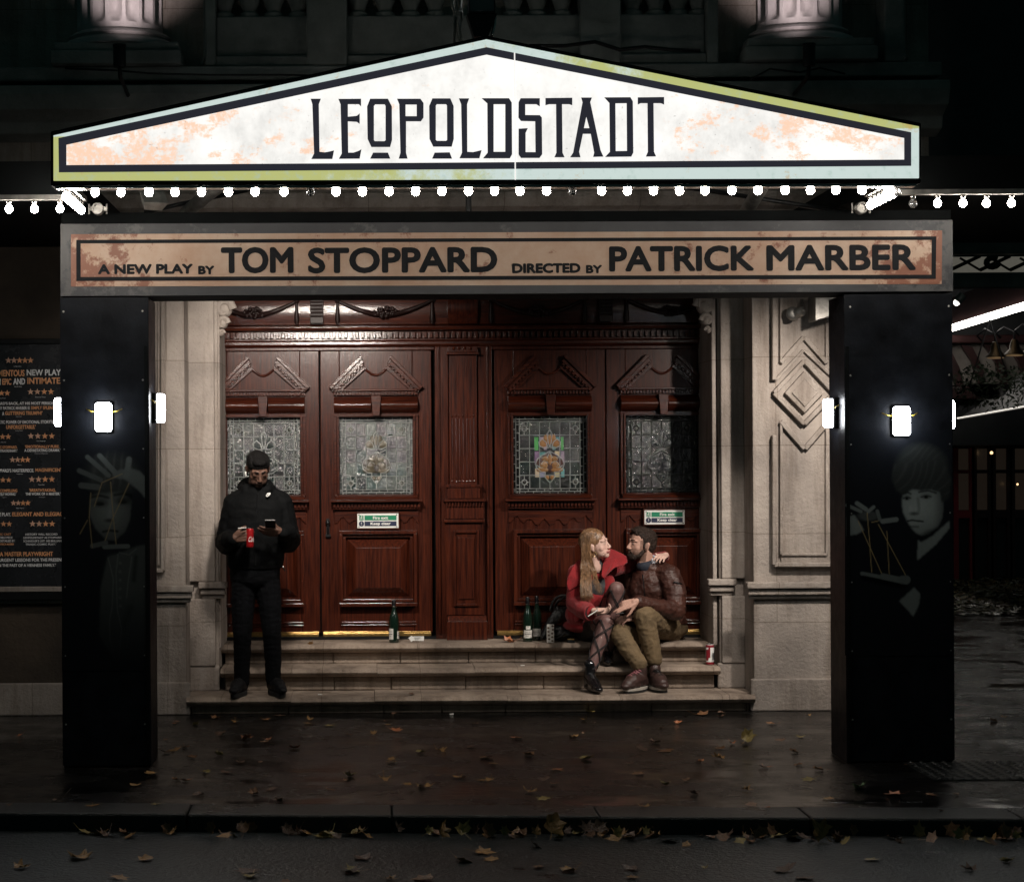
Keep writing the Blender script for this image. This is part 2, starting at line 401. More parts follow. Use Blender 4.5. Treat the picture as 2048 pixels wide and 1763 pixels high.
# cornice, pedestal course and balustrade above the canopy
cn = MB()
prof = [(0.05,4.02),(-.10,4.06),(-.12,4.14),(-.26,4.20),(-.30,4.30),(-.30,4.36),(0.05,4.40)]
cn.extr(prof, -7, WX(1905,170,0)-.1)
cs2 = MB(); cs2.extr([(.05,3.52),(-.05,3.54),(-.09,3.60),(-.09,3.64),(.05,3.66)], -2.0, xRE+.05); cs2.build('string_course', M['stone'], B, bevel=.008)
cn.box(-7, WX(1895,160,0)-.1, -.22, .05, 4.405, 4.50)
cn.build('cornice', M['stone_dark'], B, bevel=.01)
def T(px): return (px-CX)/285
pd = MB()
for a, b in ((118,375),(1480,1740)):
    pd.box(T(a), T(b), -.30, .055, 4.505, 4.60); pd.box(T(a)+.02, T(b)-.02, -.27, .055, 4.602, 4.66)
for a, b in ((620,700),(1160,1240),(420,440),(1410,1432),(1760,1800)): pd.box(T(a), T(b), -.20, .055, 4.505, 5.6)
pd.box(T(440), T(1410), -.17, .055, 4.505, 4.58); pd.box(T(440), T(1410), -.12, .055, 4.582, WZ(560,40,0)); pd.box(T(440), T(1410), -.14, .055, 5.48, 5.6)
pd.build('pedestal_course', M['stone_dark'], B, bevel=.012)
zb = WZ(560,40,0)+.002
bprof = [(.07,0),(.07,.03),(.045,.05),(.075,.14),(.085,.2),(.06,.3),(.04,.42),(.06,.47),(.06,.5)]
bme = MB().lathe(bprof, (0,0,0), 12).mesh('baluster')
for px in [455,505,553,602,722,775,826,875,1030,1078,1128,1268,1315,1360,1400]:
    o = link('baluster', bme, M['stone_dark'], B, smooth=50); o.location = (T(px), -.03, zb); o.scale = (1,1,.46/.5)
# fluted columns
def column(pxc):
    cx = T(pxc); cy = .10; z0 = 4.662; rr = .305
    bs = MB(); bs.lathe([(.40,0),(.40,.03),(.385,.045),(.36,.052),(.345,.065),(.365,.08),(.35,.098),(.33,.106),(.315,.115)], (cx,cy,z0), 40)
    c = bs.build('column', M['column'], B, smooth=45)
    sh = MB(); n = 16; sub = 10; vs = []; prof = []
    zs = [0,.04,.06,.09,.14,.3,1.3]
    for z in zs:
        dep = 0 if z < .05 else (.018 if z < .07 else (.04 if z<.1 else .05))
        for i in range(n*sub):
            a = 2*math.pi*(i+.5*sub)/(n*sub); u = (i % sub)/sub
            inn = .14 < u < .86
            q = math.sin((u-.14)/.72*math.pi) if inn else 0
            r_ = rr - dep*q**.6 if inn else rr
            vs.append((cx+r_*math.cos(a), cy+r_*math.sin(a), z0+.117+z))
    m_ = n*sub; fs = []
    for j in range(len(zs)-1):
        for i in range(m_): fs.append((j*m_+i, j*m_+(i+1)%m_, (j+1)*m_+(i+1)%m_, (j+1)*m_+i))
    sh.add(vs, fs); sh.build('shaft', M['column'], c, smooth=30)
column(243); column(1607)
# rain pipe on the right end of the upper wall
pp = MB(); pp.tube([(T(1790),-.04,5.6),(T(1790),-.04,4.70),(T(1796),-.06,4.62),(T(1800),-.2,4.53)], .022, 8); pp.build('drainpipe', M['stone_dark'], B, smooth=True)
pp = MB(); pp.tube([(T(415),-.02,5.4),(T(415),-.02,4.6),(T(412),-.16,4.52)], .012, 6); pp.build('drainpipe', M['stone_dark'], B, smooth=True)

# ---- wooden entrance
S = 1/266
def dx(px): return (px-CX)*S
def dz(py): return EYE-(py-CY)*S
fr = MB(); yF = YD-.05
zt = dz(694)
fr.box(dx(870), dx(897), yF, YD+.06, .43, zt); fr.box(dx(955), dx(984), yF, YD+.06, .43, zt)      # posts beside the centre pilaster
fr.box(dx(405), dx(870)-.002, YD-.03, YD+.06, dz(701), zt); fr.box(dx(984)+.002, dx(1445), YD-.03, YD+.06, dz(701), zt)
fr.box(dx(876), dx(880), yF-.02, yF-.001, .47, zt); fr.box(dx(972), dx(976), yF-.02, yF-.001, .47, zt)
frame = fr.build('door_frame', M['wood'], B, bevel=.005)
# dentil cornice
dc = MB(); x0, x1 = dx(405), dx(1445)
dc.extr([(YD+.06,dz(694)+.001),(YD-.05,dz(694)+.001),(YD-.07,dz(690)),(YD-.07,dz(684)),(YD-.09,dz(682)),(YD-.09,dz(679)),(YD+.06,dz(679))], x0, x1)
dc.extr([(YD+.06,dz(679)+.001),(YD-.05,dz(679)+.001),(YD-.05,dz(663)),(YD-.13,dz(662)),(YD-.14,dz(656)),(YD-.11,dz(653)),(YD+.06,dz(651))], x0, x1)
n = 92
for i in range(n):
    a = x0+(x1-x0)*(i+.2)/n; dc.box(a, a+(x1-x0)*.55/n, YD-.085, YD-.051, dz(677), dz(665))
dc.build('dentil_cornice', M['wood_h'], B, bevel=.003)
# swelling frieze with carved garlands
fz = MB(); prof = [(YD+.06,dz(651)+.001),(YD-.04,dz(651)+.001)]
for i in range(9):
    t = i/8; prof.append((YD-.05-.016*math.sin(math.pi*t), dz(649)+(dz(590)-dz(649))*t))
prof += [(YD-.04, dz(588)), (YD+.06, dz(588))]
fz.extr(prof, x0, x1)
fz.box(x0, x1, YD-.1, YD+.06, dz(588)+.001, 3.29)
fz.build('frieze', M['wood_h'], B, smooth=35)
blk = MB()
for c in (636,1210):
    blk.box(dx(c-13), dx(c+13), YD-.125, YD-.05, dz(648), dz(585))
    for k in range(5): blk.tube([(dx(c-12), YD-.13, dz(606+k*7)), (dx(c+12), YD-.13, dz(606+k*7))], .009, 6)
    blk.build('bracket', M['wood_dark'], B, bevel=.003); blk = MB()
cb = MB(); prof = [(YD-.05,dz(650))]+[(YD-.09-.05*math.sin(math.pi*i/8), dz(650)+(dz(585)-dz(650))*i/8) for i in range(9)]+[(YD-.05,dz(585))]
cb.extr(prof, dx(896), dx(955)); cb.build('bracket', M['wood'], B, smooth=35)
def garland(xa, xb, xc, za=603, zc=632):
    m = MB(); pts = []; rs = []
    for i in range(17):
        t = i/16; x = xa+(xb-xa)*t
        sag = 1-abs(2*t-1)**1.7
        pts.append((dx(x), YD-.10-.015*sag, dz(za+(zc-za)*sag))); rs.append(.010+.010*sag)
    m.tube(pts, rs, 8)
    rg = random.Random(int(xa))
    for i in range(34):
        a, q = rg.uniform(0, 6.28), rg.random()**.5
        m.ell((dx(xc+math.cos(a)*q*22), YD-.125-.02*(1-q), dz(627+math.sin(a)*q*11)), (.016,.014,.012), 7, 5)
    for xe in (xa, xb):
        m.ell((dx(xe), YD-.10, dz(za-1)), .022, 10, 7)
        m.tube([(dx(xe),YD-.095,dz(za+4)),(dx(xe),YD-.095,dz(za+18)),(dx(xe),YD-.09,dz(za+38)),(dx(xe),YD-.085,dz(za+46))], [.008,.013,.02,.012], 8)
    m.build('garland', M['wood_dark'], B, smooth=45)
garland(425, 596, 511); garland(677, 865, 772); garland(982, 1169, 1078); garland(1252, 1428, 1340)
# fluted centre post
cp = MB(); yC = YD-.09
cp.box(dx(898), dx(953), yC, YD+.05, dz(1228), dz(712)); cp.box(dx(896), dx(955), yC-.025, YD+.05, dz(707), dz(695)); cp.box(dx(893), dx(958), yC-.04, YD+.05, dz(712)+.001, dz(707)-.001)
for i in range(4): cp.ell((dx(907+i*11), yC-.03, dz(699)), .012, 8, 6)
for i in range(7):
    x = 904+i*7.1; cp.tube([(dx(x), yC+.001, dz(838)), (dx(x), yC+.001, dz(958))], .0095, 8); cp.ell((dx(x), yC, dz(833)), .009, 8, 6); cp.ell((dx(x), yC, dz(963)), .009, 8, 6)
cp.box(dx(891), dx(961), yC-.04, YD+.05, dz(975), dz(969)); cp.box(dx(894), dx(958), yC-.03, YD+.05, dz(997), dz(976))
cp.box(dx(885), dx(969), yC-.07, YD+.05, dz(1003), dz(998))
for i in range(13): cp.box(dx(890+i*5.9), dx(893+i*5.9), yC-.055, yC-.0, dz(1013), dz(1004))
cp.box(dx(889), dx(966), yC-.035, YD+.05, dz(1037), dz(1003)+.001); cp.box(dx(886), dx(967), yC-.06, YD+.05, dz(1044), dz(1038))
cp.box(dx(890), dx(964), yC-.03, YD+.05, dz(1228), dz(1044)+.001)
for a, b, c, d in ((904,909,1060,1210),(950,955,1060,1210),(909.5,949.5,1060,1065),(909.5,949.5,1205,1210)): cp.box(dx(a), dx(b), yC-.05, yC-.031, dz(d), dz(c))
cp.box(dx(914), dx(945), yC-.042, yC-.031, dz(1196), dz(1074))
cp.box(dx(890), dx(971), yC-.07, YD+.05, .43, dz(1240)); cp.extr([(YD,dz(1240)+.001),(yC-.07,dz(1240)+.001),(yC-.055,dz(1234)),(yC-.04,dz(1229)),(YD,dz(1229))], dx(892), dx(969))
cp.build('centre_post', M['wood'], B, bevel=.003)

AMBER, DKR = (.33,.16,.05), (.06,.02,.014)
def door_leaf(c, kind, label=None, handle=None):
    """one carved leaf, c = photo x of its glass centre; a = offset in photo pixels"""
    def ax(a): return dx(c+a)
    y0, y1 = YD, YD+.05
    m = MB()
    m.box(ax(-111), ax(-73), y0, y1, dz(1264), dz(698)); m.box(ax(73), ax(111), y0, y1, dz(1264), dz(698))
    m.box(ax(-73)+.0005, ax(73)-.0005, y0, y1, dz(835), dz(698)); m.box(ax(-73)+.0005, ax(73)-.0005, y0, y1, dz(1264), dz(989))
    leaf = m.build('door', M['wood'], B, bevel=.004, label=label)
    # carved ornament
    k = MB()
    def ln(p, q, w_, d, o=.001): k.bar((ax(p[0]), dz(p[1])), (ax(q[0]), dz(q[1])), w_*S, y0-d, y0-o)
    for s in (-1, 1):
        ln((s*91,776), (s*29,714), 7, .075); ln((s*86,781), (s*26,722), 8, .055, .002); ln((s*79,784), (s*22,733), 10, .035, .003)
        for i in range(9):
            t = (i+.5)/9; x, z = s*(82+(24-82)*t), 784+(728-784)*t
            ln((x-s*2.2, z-2.2), (x+s*2.2, z+2.2), 5, .062, .0021)
    arc = [(ax(-23+46*i/12), y0-.012, dz(736+14*math.sin(math.pi*i/12))) for i in range(13)]
    k.tube(arc, .010, 6)
    k.box(ax(-88), ax(86), y0-.055, y0-.001, dz(782), dz(778)); k.box(ax(-85), ax(84), y0-.025, y0-.001, dz(791), dz(782)-.001)
    for i in range(26): k.box(ax(-84+i*6.45), ax(-80+i*6.45), y0-.042, y0-.026, dz(790), dz(783))
    # rounded roll over the glass with a keystone
    prof = [(y0-.001, dz(826))]+[(y0-.012-.075*math.sin(math.pi*(i+.6)/12), dz(826)+(dz(793)-dz(826))*(i+.6)/12) for i in range(12)]+[(y0-.001, dz(793))]
    k.extr(prof, ax(-84), ax(-10)); k.extr(prof, ax(10), ax(83))
    k.prism([(ax(-10),dz(792)),(ax(10),dz(792)),(ax(7),dz(832)),(ax(-7),dz(832))], y0-.105, y0-.001)
    # frame mouldings round the glass
    for (g0, w_, d) in ((84,5,.03),(78,4,.045)):
        k.box(ax(-g0), ax(-g0+w_), y0-d, y0-.001, dz(990), dz(828)); k.box(ax(g0-w_), ax(g0), y0-d, y0-.001, dz(990), dz(828))
    k.box(ax(-84), ax(84), y0-.035, y0-.001, dz(833), dz(828.5))
    k.extr([(y0-.001,dz(998)),(y0-.085,dz(998)),(y0-.06,dz(992)),(y0-.02,dz(988)),(y0-.001,dz(988))], ax(-82), ax(82))
    k.box(ax(-91), ax(91), y0-.10, y0-.001, dz(1003), dz(999)); k.box(ax(-87), ax(87), y0-.045, y0-.001, dz(1018), dz(1003)-.001)
    for i in range(25): k.box(ax(-86+i*7), ax(-81.5+i*7), y0-.065, y0-.046, dz(1014), dz(1005))
    # apron with scalloped lower edge
    pts = [(ax(-84), dz(1019)), (ax(84), dz(1019))]+[(ax(84-168*i/28), dz(1040+7*math.cos(i*math.pi/2.3)+(6 if 6<i<22 else 0))) for i in range(29)]
    k.prism(pts, y0-.012, y0-.001)
    carving = k.build('carving', M['wood_h'], leaf, bevel=.0025)
    # lower raised panel
    q = MB()
    def ring(a, b, t, bt, ww, d):
        q.box(ax(a), ax(b), y0-d, y0-.001, dz(t+ww), dz(t)); q.box(ax(a), ax(b), y0-d, y0-.001, dz(bt), dz(bt-ww))
        q.box(ax(a), ax(a+ww), y0-d, y0-.001, dz(bt-ww)-.001, dz(t+ww)+.001); q.box(ax(b-ww), ax(b), y0-d, y0-.001, dz(bt-ww)-.001, dz(t+ww)+.001)
    ring(-75,80,1060,1211,7,.07); ring(-68+.5,73-.5,1067.5,1203,6,.040)
    def pyr(a, b, t, bt, i_, d):
        q.add([(ax(a),y0-.002,dz(bt)),(ax(b),y0-.002,dz(bt)),(ax(b),y0-.002,dz(t)),(ax(a),y0-.002,dz(t)),
               (ax(a+i_),y0-d,dz(bt-i_)),(ax(b-i_),y0-d,dz(bt-i_)),(ax(b-i_),y0-d,dz(t+i_)),(ax(a+i_),y0-d,dz(t+i_))],
              [(0,1,5,4),(1,2,6,5),(2,3,7,6),(3,0,4,7),(4,5,6,7)])
    pyr(-60,65,1076,1192,18,.06)
    q.box(ax(-72), ax(78), y0-.02, y0-.001, dz(1246), dz(1242)); q.box(ax(-72), ax(78), y0-.012, y0-.001, dz(1251), dz(1248))
    q.build('lower_panel', M['wood'], leaf, bevel=.003)
    st = MB(); st.box(ax(-108), ax(108), y0-.02, y0-.001, dz(1271), dz(1265)); st.box(ax(-108), ax(108), y0-.012, y0+.03, dz(1265)+.001, dz(1262)); st.build('kick_strip', M['brass'], leaf, bevel=.002)
    # stained glass: cells coloured one by one, leading on top
    gl = MB(); rg = random.Random(kind*11+3); yg = y0+.028
    X = lambda u: ax(-73+146*u); Z = lambda t: dz(835+154*t)
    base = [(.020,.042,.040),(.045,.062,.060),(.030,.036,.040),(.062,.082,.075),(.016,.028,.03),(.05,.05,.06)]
    bri = (.36, 1.15, .26, .14)[kind]  # brightness per leaf; the second's pale street reflection is put into its colour
    us = [.085]+[.085+.83*i/6 for i in range(1,7)]; ts = [.065]+[.065+.87*i/5 for i in range(1,6)]
    def cell(u0,u1,t0,t1,col, dy=0):
        gl.cur = col; j = rg.uniform(-.002,.002)
        gl.add([(X(u0),yg+dy+j,Z(t1)),(X(u1),yg+dy-j,Z(t1)),(X(u1),yg+dy+j*.5,Z(t0)),(X(u0),yg+dy-j*.5,Z(t0))], [(0,1,2,3)])
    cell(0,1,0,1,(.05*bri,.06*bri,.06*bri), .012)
    for i in range(6):
        for j in range(5):
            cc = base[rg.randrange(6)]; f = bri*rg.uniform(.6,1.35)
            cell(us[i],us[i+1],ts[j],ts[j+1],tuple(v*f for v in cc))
    ld = MB()
    def line(p, q, r_=.0030): ld.tube([(X(p[0]),yg-.004,Z(p[1])),(X(q[0]),yg-.004,Z(q[1]))], r_, 5)
    def curve(pts, r_=.0034): ld.tube([(X(a),yg-.006,Z(b)) for a,b in pts], r_, 5)
    for u in (.035,.085,.915,.965): line((u,.0),(u,1))
    for t in (.03,.065,.935,.97): line((.0,t),(1,t))
    for i in range(1,6):
        if i == 3: line((us[3],.065),(us[3],.17)); line((us[3],.86),(us[3],.935))
        else: line((us[i],.065),(us[i],.935))
    for j in range(1,5):
        if 1 < j < 4: line((.085,ts[j]),(.3,ts[j])); line((.7,ts[j]),(.915,ts[j]))
        else: line((.085,ts[j]),(.915,ts[j]))
    for i in range(9):
        t = .05+.9*i/8
        for a, b in ((.0,.035),(.965,1)): line((a,t),(b,t))
        line((.04,min(.93,t+.05)),(.085,min(.93,t+.05))); line((.915,min(.93,t+.03)),(.96,min(.93,t+.03)))
        line((t,.0),(t,.03)); line((t,.97),(t,1)); line((min(.92,t+.04),.935),(min(.92,t+.04),.97))
    jw = MB()
    for u in (.15,.85):
        for t in (.155,.85):
            curve([(u+.035*math.cos(a*.785),t+.035*math.sin(a*.785)) for a in range(9)], .005)
            line((u-.065,t),(u-.035,t)); line((u+.035,t),(u+.065,t)); line((u,t-.085),(u,t-.035)); line((u,t+.035),(u,t+.085))
            gl.cur = (.05*bri,.055*bri,.045*bri) if kind != 2 else (.004,.004,.004)
            gl.ell((X(u),yg,Z(t)), (.018,.010,.018), 10, 6)
    # central ornament: plume, scrolls and bowl
    col_a = {0:(.03,.04,.04),1:(.10,.085,.055),2:AMBER,3:(.02,.025,.03)}[kind]; col_d = {0:(.02,.03,.03),1:(.045,.04,.032),2:DKR,3:(.012,.014,.016)}[kind]
    def blob(c_, rx, rz, col, dy): gl.cur = col; gl.ell((X(c_[0]),yg-dy,Z(c_[1])), (rx*146*S,.004,rz*154*S), 14, 6)
    if kind == 2:
        for (a,b,t0,t1,col) in ((.29,.345,.265,.435,(.10,.42,.12)),(.655,.69,.265,.435,(.10,.42,.12)),(.36,.43,.265,.33,(.42,.33,.42)),(.58,.64,.265,.32,(.13,.36,.34)),
            (.295,.35,.45,.62,(.25,.16,.28)),(.655,.70,.45,.60,(.42,.33,.42)),(.30,.355,.67,.785,(.62,.50,.36)),(.365,.44,.72,.785,(.32,.32,.45)),(.575,.64,.72,.785,(.6,.55,.34)),(.655,.70,.68,.785,(.16,.42,.42)),(.36,.44,.46,.52,(.13,.36,.34)),(.57,.64,.45,.52,(.65,.52,.30)),(.42,.46,.38,.43,(.42,.33,.42)),(.54,.58,.38,.43,(.16,.42,.42))): cell(a,b,t0,t1,col,-.003)
    blob((.5,.6),.19,.125,col_d,.003)
    for s in (-1,1):
        blob((.5+s*.085,.34),.062,.055,col_a,.004); blob((.5+s*.05,.28),.035,.05,col_a,.005)
        blob((.5+s*.08,.63),.055,.05,col_a,.006); blob((.5+s*.1,.69),.085,.035,col_a,.005); blob((.5+s*.06,.55),.05,.035,col_a,.006); blob((.5+s*.035,.79),.03,.03,col_a,.005)
        curve([(.5,.45),(.5+s*.1,.5),(.5+s*.17,.55),(.5+s*.195,.61),(.5+s*.18,.67),(.5+s*.12,.715),(.5+s*.06,.72)], .0045)
        curve([(.5+s*.02,.60),(.5+s*.08,.57),(.5+s*.115,.61),(.5+s*.09,.66),(.5+s*.14,.66),(.5+s*.175,.63)], .004)
        curve([(.5+s*.01,.40),(.5+s*.07,.41),(.5+s*.14,.38),(.5+s*.15,.33),(.5+s*.10,.29),(.5+s*.05,.33),(.5+s*.03,.39)], .0045)
        curve([(.5,.17),(.5+s*.035,.23),(.5+s*.02,.33),(.5,.40)], .0045); curve([(.5,.46),(.5+s*.03,.52),(.5,.61)], .004)
        curve([(.5+s*.06,.72),(.5+s*.07,.78),(.5+s*.03,.83),(.5,.86)], .0045)
        curve([(.5+s*.13,.53),(.5+s*.08,.535),(.5+s*.03,.53)], .0035)
    blob((.5,.30),.025,.07,col_a,.006); blob((.5,.56),.03,.07,col_a,.007)
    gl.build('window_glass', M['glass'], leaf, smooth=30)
    ld.build('leading', M['lead'] if kind != 3 else M['lead_dark'], leaf, smooth=40)
    if handle:
        h = MB(); hx = dx(handle)
        h.box(hx-.012, hx+.012, y0-.008, y0-.001, dz(1075), dz(1036)); h.ell((hx,y0-.03,dz(1044)), (.018,.018,.018), 10, 7); h.tube([(hx,y0-.03,dz(1046)),(hx,y0-.035,dz(1060)),(hx,y0-.02,dz(1068))], [.008,.006,.01], 8)
        h.box(hx-.018, hx+.02, y0-.03, y0-.001, dz(1072), dz(1067))
        h.build('handle', M['iron'], leaf, smooth=40)
    return leaf
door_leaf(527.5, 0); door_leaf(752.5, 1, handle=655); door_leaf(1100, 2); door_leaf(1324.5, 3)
bk = MB(); bk.box(dx(400), dx(1450), YD+.075, YD+.12, .3, 3.0); bk.build('lobby_screen', M['case'], B)
th = MB(); th.box(dx(405), dx(1445), YD-.04, YD+.07, .428, .450); th.build('threshold', M['iron'], B)

# ================================================================== entrance steps
ST = thing('entrance_steps', 'three worn pale stone steps with rounded nosings below the red doors', 'steps', (0,0,0))
def step(xa, xb, y0, y1, z0, z1, jag=0):
    m = MB(); nose = .062; th_ = .056
    # tread slab with rounded nosing, split in stones
    cuts = [xa]; x = xa; rg = random.Random(int(z1*1000))
    while x < xb-.9:
        x += rg.uniform(.5,.95); cuts.append(x)
    cuts.append(xb)
    for a, b in zip(cuts[:-1], cuts[1:]):
        j = rg.uniform(-.003,.003)
        prof = [(y1,z1+j),(y0-nose*.3,z1+j),(y0-nose*.8,z1-.010+j),(y0-nose,z1-.028+j),(y0-nose*.85,z1-.046+j),(y0-nose*.4,z1-th_+j),(y0-nose*.2,z1-th_-.004),(y0,z1-th_-.005),(y1,z1-th_-.005)]
        m.extr(prof, a+.0012, b-.0012)
    s = m.build('step', M['step'], ST, smooth=50)
    rs = MB(); x = xa+.03; 
    if z1-th_-.005-z0 > .02:
        while x < xb-.05:
            b = min(xb-.03, x+rg.uniform(.35,.8)); j = rg.uniform(0,.008)
            rs.box(x+.001, b-.001, y0+.012+j, y0+.2, z0, z1-th_-.006); x = b
    rs.build('riser', M['step'], s, bevel=.01)
step(xL+.005, xR-.005, -.02, .45, 0.0, .12)
step(WX(441,1340,.30), WX(1440,1335,.30), .33, .68, .121, .281)
step(WX(441,1295,.60), WX(1432,1285,.60), .62, YD+.1, .282, .427)
# ================================================================== marquee light box
YM = -3.6
def PM(px, py, Y=YM): v = W(px, py, Y); return (v.x, v.z)
MQ = thing('marquee_sign', 'big backlit gable shaped light box sign reading LEOPOLDSTADT with a row of bulbs below', 'sign', W(973,362,YM+.2))
def face_mat(name, a, b, c, strength, rust=True):
    """backlit printed sheet: colour a, blotches b (and fine c), all glowing"""
    m = bpy.data.materials.new(name); m.use_nodes = True; N = m.node_tree.nodes; L = m.node_tree.links; p = N['Principled BSDF']
    tc = N.new('ShaderNodeTexCoord'); sp = N.new('ShaderNodeSeparateXYZ'); L.new(tc.outputs['Object'], sp.inputs[0])
    def noise(s, st=(1,1,1), d=8, ro=.7):
        mp = N.new('ShaderNodeMapping'); mp.inputs['Scale'].default_value = st; L.new(tc.outputs['Object'], mp.inputs[0])
        n = N.new('ShaderNodeTexNoise'); n.inputs['Scale'].default_value=s; n.inputs['Detail'].default_value=d; n.inputs['Roughness'].default_value=ro; L.new(mp.outputs[0], n.inputs['Vector']); return n.outputs['Fac']
    def math_(op, x, y):
        n = N.new('ShaderNodeMath'); n.operation = op
        for i, q in enumerate((x, y)):
            if isinstance(q, (int,float)): n.inputs[i].default_value = q
            else: L.new(q, n.inputs[i])
        return n.outputs[0]
    def rng(s, a_, b_, c_=0, d_=1):
        r = N.new('ShaderNodeMapRange'); r.interpolation_type='SMOOTHSTEP'
        for i, q in enumerate((a_, b_, c_, d_)): r.inputs[i+1].default_value = q
        L.new(s, r.inputs[0]); return r.outputs[0]
    def mixc(f, c1, c2):
        n = N.new('ShaderNodeMix'); n.data_type='RGBA'; L.new(f, n.inputs[0])
        for i, q in ((6,c1),(7,c2)):
            if isinstance(q, tuple): n.inputs[i].default_value = (*q,1)
            else: L.new(q, n.inputs[i])
        return n.outputs[2]
    dist = math_('ABSOLUTE', math_('SUBTRACT', sp.outputs['X'], .5), 0)
    xs = math_('SUBTRACT', sp.outputs['X'], .55); zs = math_('SUBTRACT', sp.outputs['Z'], 3.52)
    if rust:
        f = math_('ADD', math_('ADD', noise(5.5, (.7,1,1.2), 10, .75), rng(dist, .35, 1.7, -.13, .02)), math_('MULTIPLY', math_('MULTIPLY', xs, zs), .16))
        rm = math_('MULTIPLY', rng(f, .50, .56), rng(noise(42, (1,1,1), 5), .34, .55, .10, 1))
        g = rng(noise(2.2), .38, .66)
        g2 = rng(noise(26, (1,1,.5), 6), .35, .7)
        col = mixc(math_('MULTIPLY', rm, .9), mixc(g, a, mixc(g2, tuple(x*.84 for x in a), tuple(x*.72 for x in a))), b)
        sp2 = rng(noise(60, d=2), .70, .74)
        col = mixc(math_('MULTIPLY', sp2, .5), col, c)
    else:
        zf = rng(sp.outputs['Z'], 3.44, 3.52)
        gr = math_('ADD', math_('MULTIPLY', math_('SUBTRACT', .62, sp.outputs['X']), math_('SUBTRACT', 1, zf)), math_('MULTIPLY', math_('SUBTRACT', sp.outputs['X'], .85), zf))
        f = math_('ADD', math_('MULTIPLY', gr, .30), noise(3.0, d=10, ro=.75))
        col = mixc(rng(f, .48, .66), a, b); col = mixc(rng(noise(22), .52, .70, 0, .5), col, c); col = mixc(rng(noise(7), .60, .68, 0, .5), col, (.62,.36,.10))
    L.new(col, p.inputs['Emission Color']); p.inputs['Emission Strength'].default_value = strength
    p.inputs['Base Color'].default_value = (.3,.3,.3,1); p.inputs['Roughness'].default_value = .35
    return m
M['face'] = face_mat('face', (.98,.96,.92), (.93,.60,.42), (.12,.10,.09), 1.10)
M['band'] = face_mat('band', (.70,.82,.78), (.56,.59,.22), (.46,.60,.54), .86, rust=False)
M['vinyl'] = mat('vinyl', (.022,.023,.03), .5, var=.15, vscale=20, emit=(.72,.74,1), estr=.030)
out = [(107,271),(973,79),(1838,253),(1838,356),(107,361)]
bo = [(117,276.5),(973,95),(1822,265),(1822,332),(118,345)]
bi = [(133,290),(973,110),(1808,276.5),(1808,319.5),(133,330.5)]
mid = [(133,329),(973,329)]
cs = MB(); cs.prism([PM(100,262),PM(973,70),PM(1844,245),PM(1844,366),PM(100,371)], YM+.015, YM+.22)
case = cs.build('sign_case', M['case'], MQ, bevel=.006)
ft = MB(); ft.prism([PM(*q) for q in out], YM, YM+.0145); ft.build('printed_border', M['band'], MQ)
bp = MB(); n = len(bo)
O = [PM(*q) for q in bo]; I = [PM(*q) for q in bi]
for i in range(n):
    j = (i+1) % n; bp.prism([O[i], O[j], I[j], I[i]], YM-.004, YM-.0005)
bp.build('black_border', M['vinyl'], MQ)
ff = MB(); ff.prism(I, YM-.003, YM-.0006); ff.build('lit_face', M['face'], MQ)
sm = MB(); sm.bar(PM(1029,106), PM(1030.5,360), .0065, YM-.007, YM-.0042); sm.build('seam', mat('seam', (.5,.5,.5), .4, emit=(1,.97,.93), estr=.95), MQ)
# title letters traced as outlines with counters (coordinates of a 2.926 x enlargement)
LT = {
'L': [[(1818,580),(1878,580),(1866,612),(1870,890),(1900,893),(1920,890),(1955,882),(1945,932),(1822,932),(1838,900),(1828,612)]],
'E': [[(1980,581),(2113,580),(2113,625),(2100,612),(2036,612),(2036,685),(2068,682),(2088,680),(2105,665),(2105,727),(2088,715),(2036,712),(2038,895),(2068,895),(2098,885),(2115,875),(2105,930),(1983,931),(2000,900),(1993,612)]],
'O': [[(118,580),(222,580),(245,625),(246,820),(235,862),(125,862),(103,815),(100,625)],[(140,622),(147,613),(203,613),(208,622),(208,822),(202,828),(146,828),(140,822)],[(135,895),(222,895),(236,930),(118,930)]],
'P': [[(275,580),(412,580),(430,605),(430,690),(415,712),(328,712),(328,895),(337,930),(285,930),(295,895),(288,612)],[(325,614),(390,614),(390,682),(325,682)]],
'O2': [[(482,578),(587,578),(606,622),(607,815),(595,860),(487,860),(465,815),(463,622)],[(502,620),(508,612),(562,612),(567,620),(568,820),(562,826),(508,826),(502,820)],[(495,895),(583,893),(597,930),(480,930)]],
'L2': [[(637,578),(697,578),(685,612),(686,890),(720,892),(770,880),(757,928),(640,928),(655,895),(650,612)]],
'D': [[(770,577),(930,577),(946,602),(948,905),(935,928),(778,928),(805,895),(803,607)],[(840,612),(908,612),(908,890),(840,890)]],
'S': [[(998,577),(1110,577),(1110,625),(1090,612),(1025,612),(1025,675),(1110,676),(1122,690),(1124,905),(1108,926),(1000,926),(986,905),(986,755),(1040,752),(1027,780),(1027,892),(1085,892),(1083,712),(1000,710),(985,690),(986,600)]],
'T': [[(1143,576),(1300,574),(1300,618),(1282,612),(1240,612),(1243,895),(1255,922),(1195,922),(1207,895),(1205,612),(1165,612),(1143,618)]],
'A': [[(1352,573),(1415,573),(1405,600),(1465,880),(1482,918),(1422,920),(1428,895),(1408,785),(1362,785),(1340,890),(1348,922),(1287,922),(1305,895),(1360,600)],[(1382,685),(1400,752),(1368,752)]],
'D2': [[(1487,572),(1640,571),(1654,595),(1657,895),(1645,918),(1492,920),(1520,890),(1517,605)],[(1552,607),(1618,606),(1620,885),(1554,886)]],
'T2': [[(1683,572),(1837,570),(1837,614),(1818,606),(1775,606),(1778,890),(1790,917),(1730,918),(1742,890),(1740,606),(1700,606),(1683,614)]]}
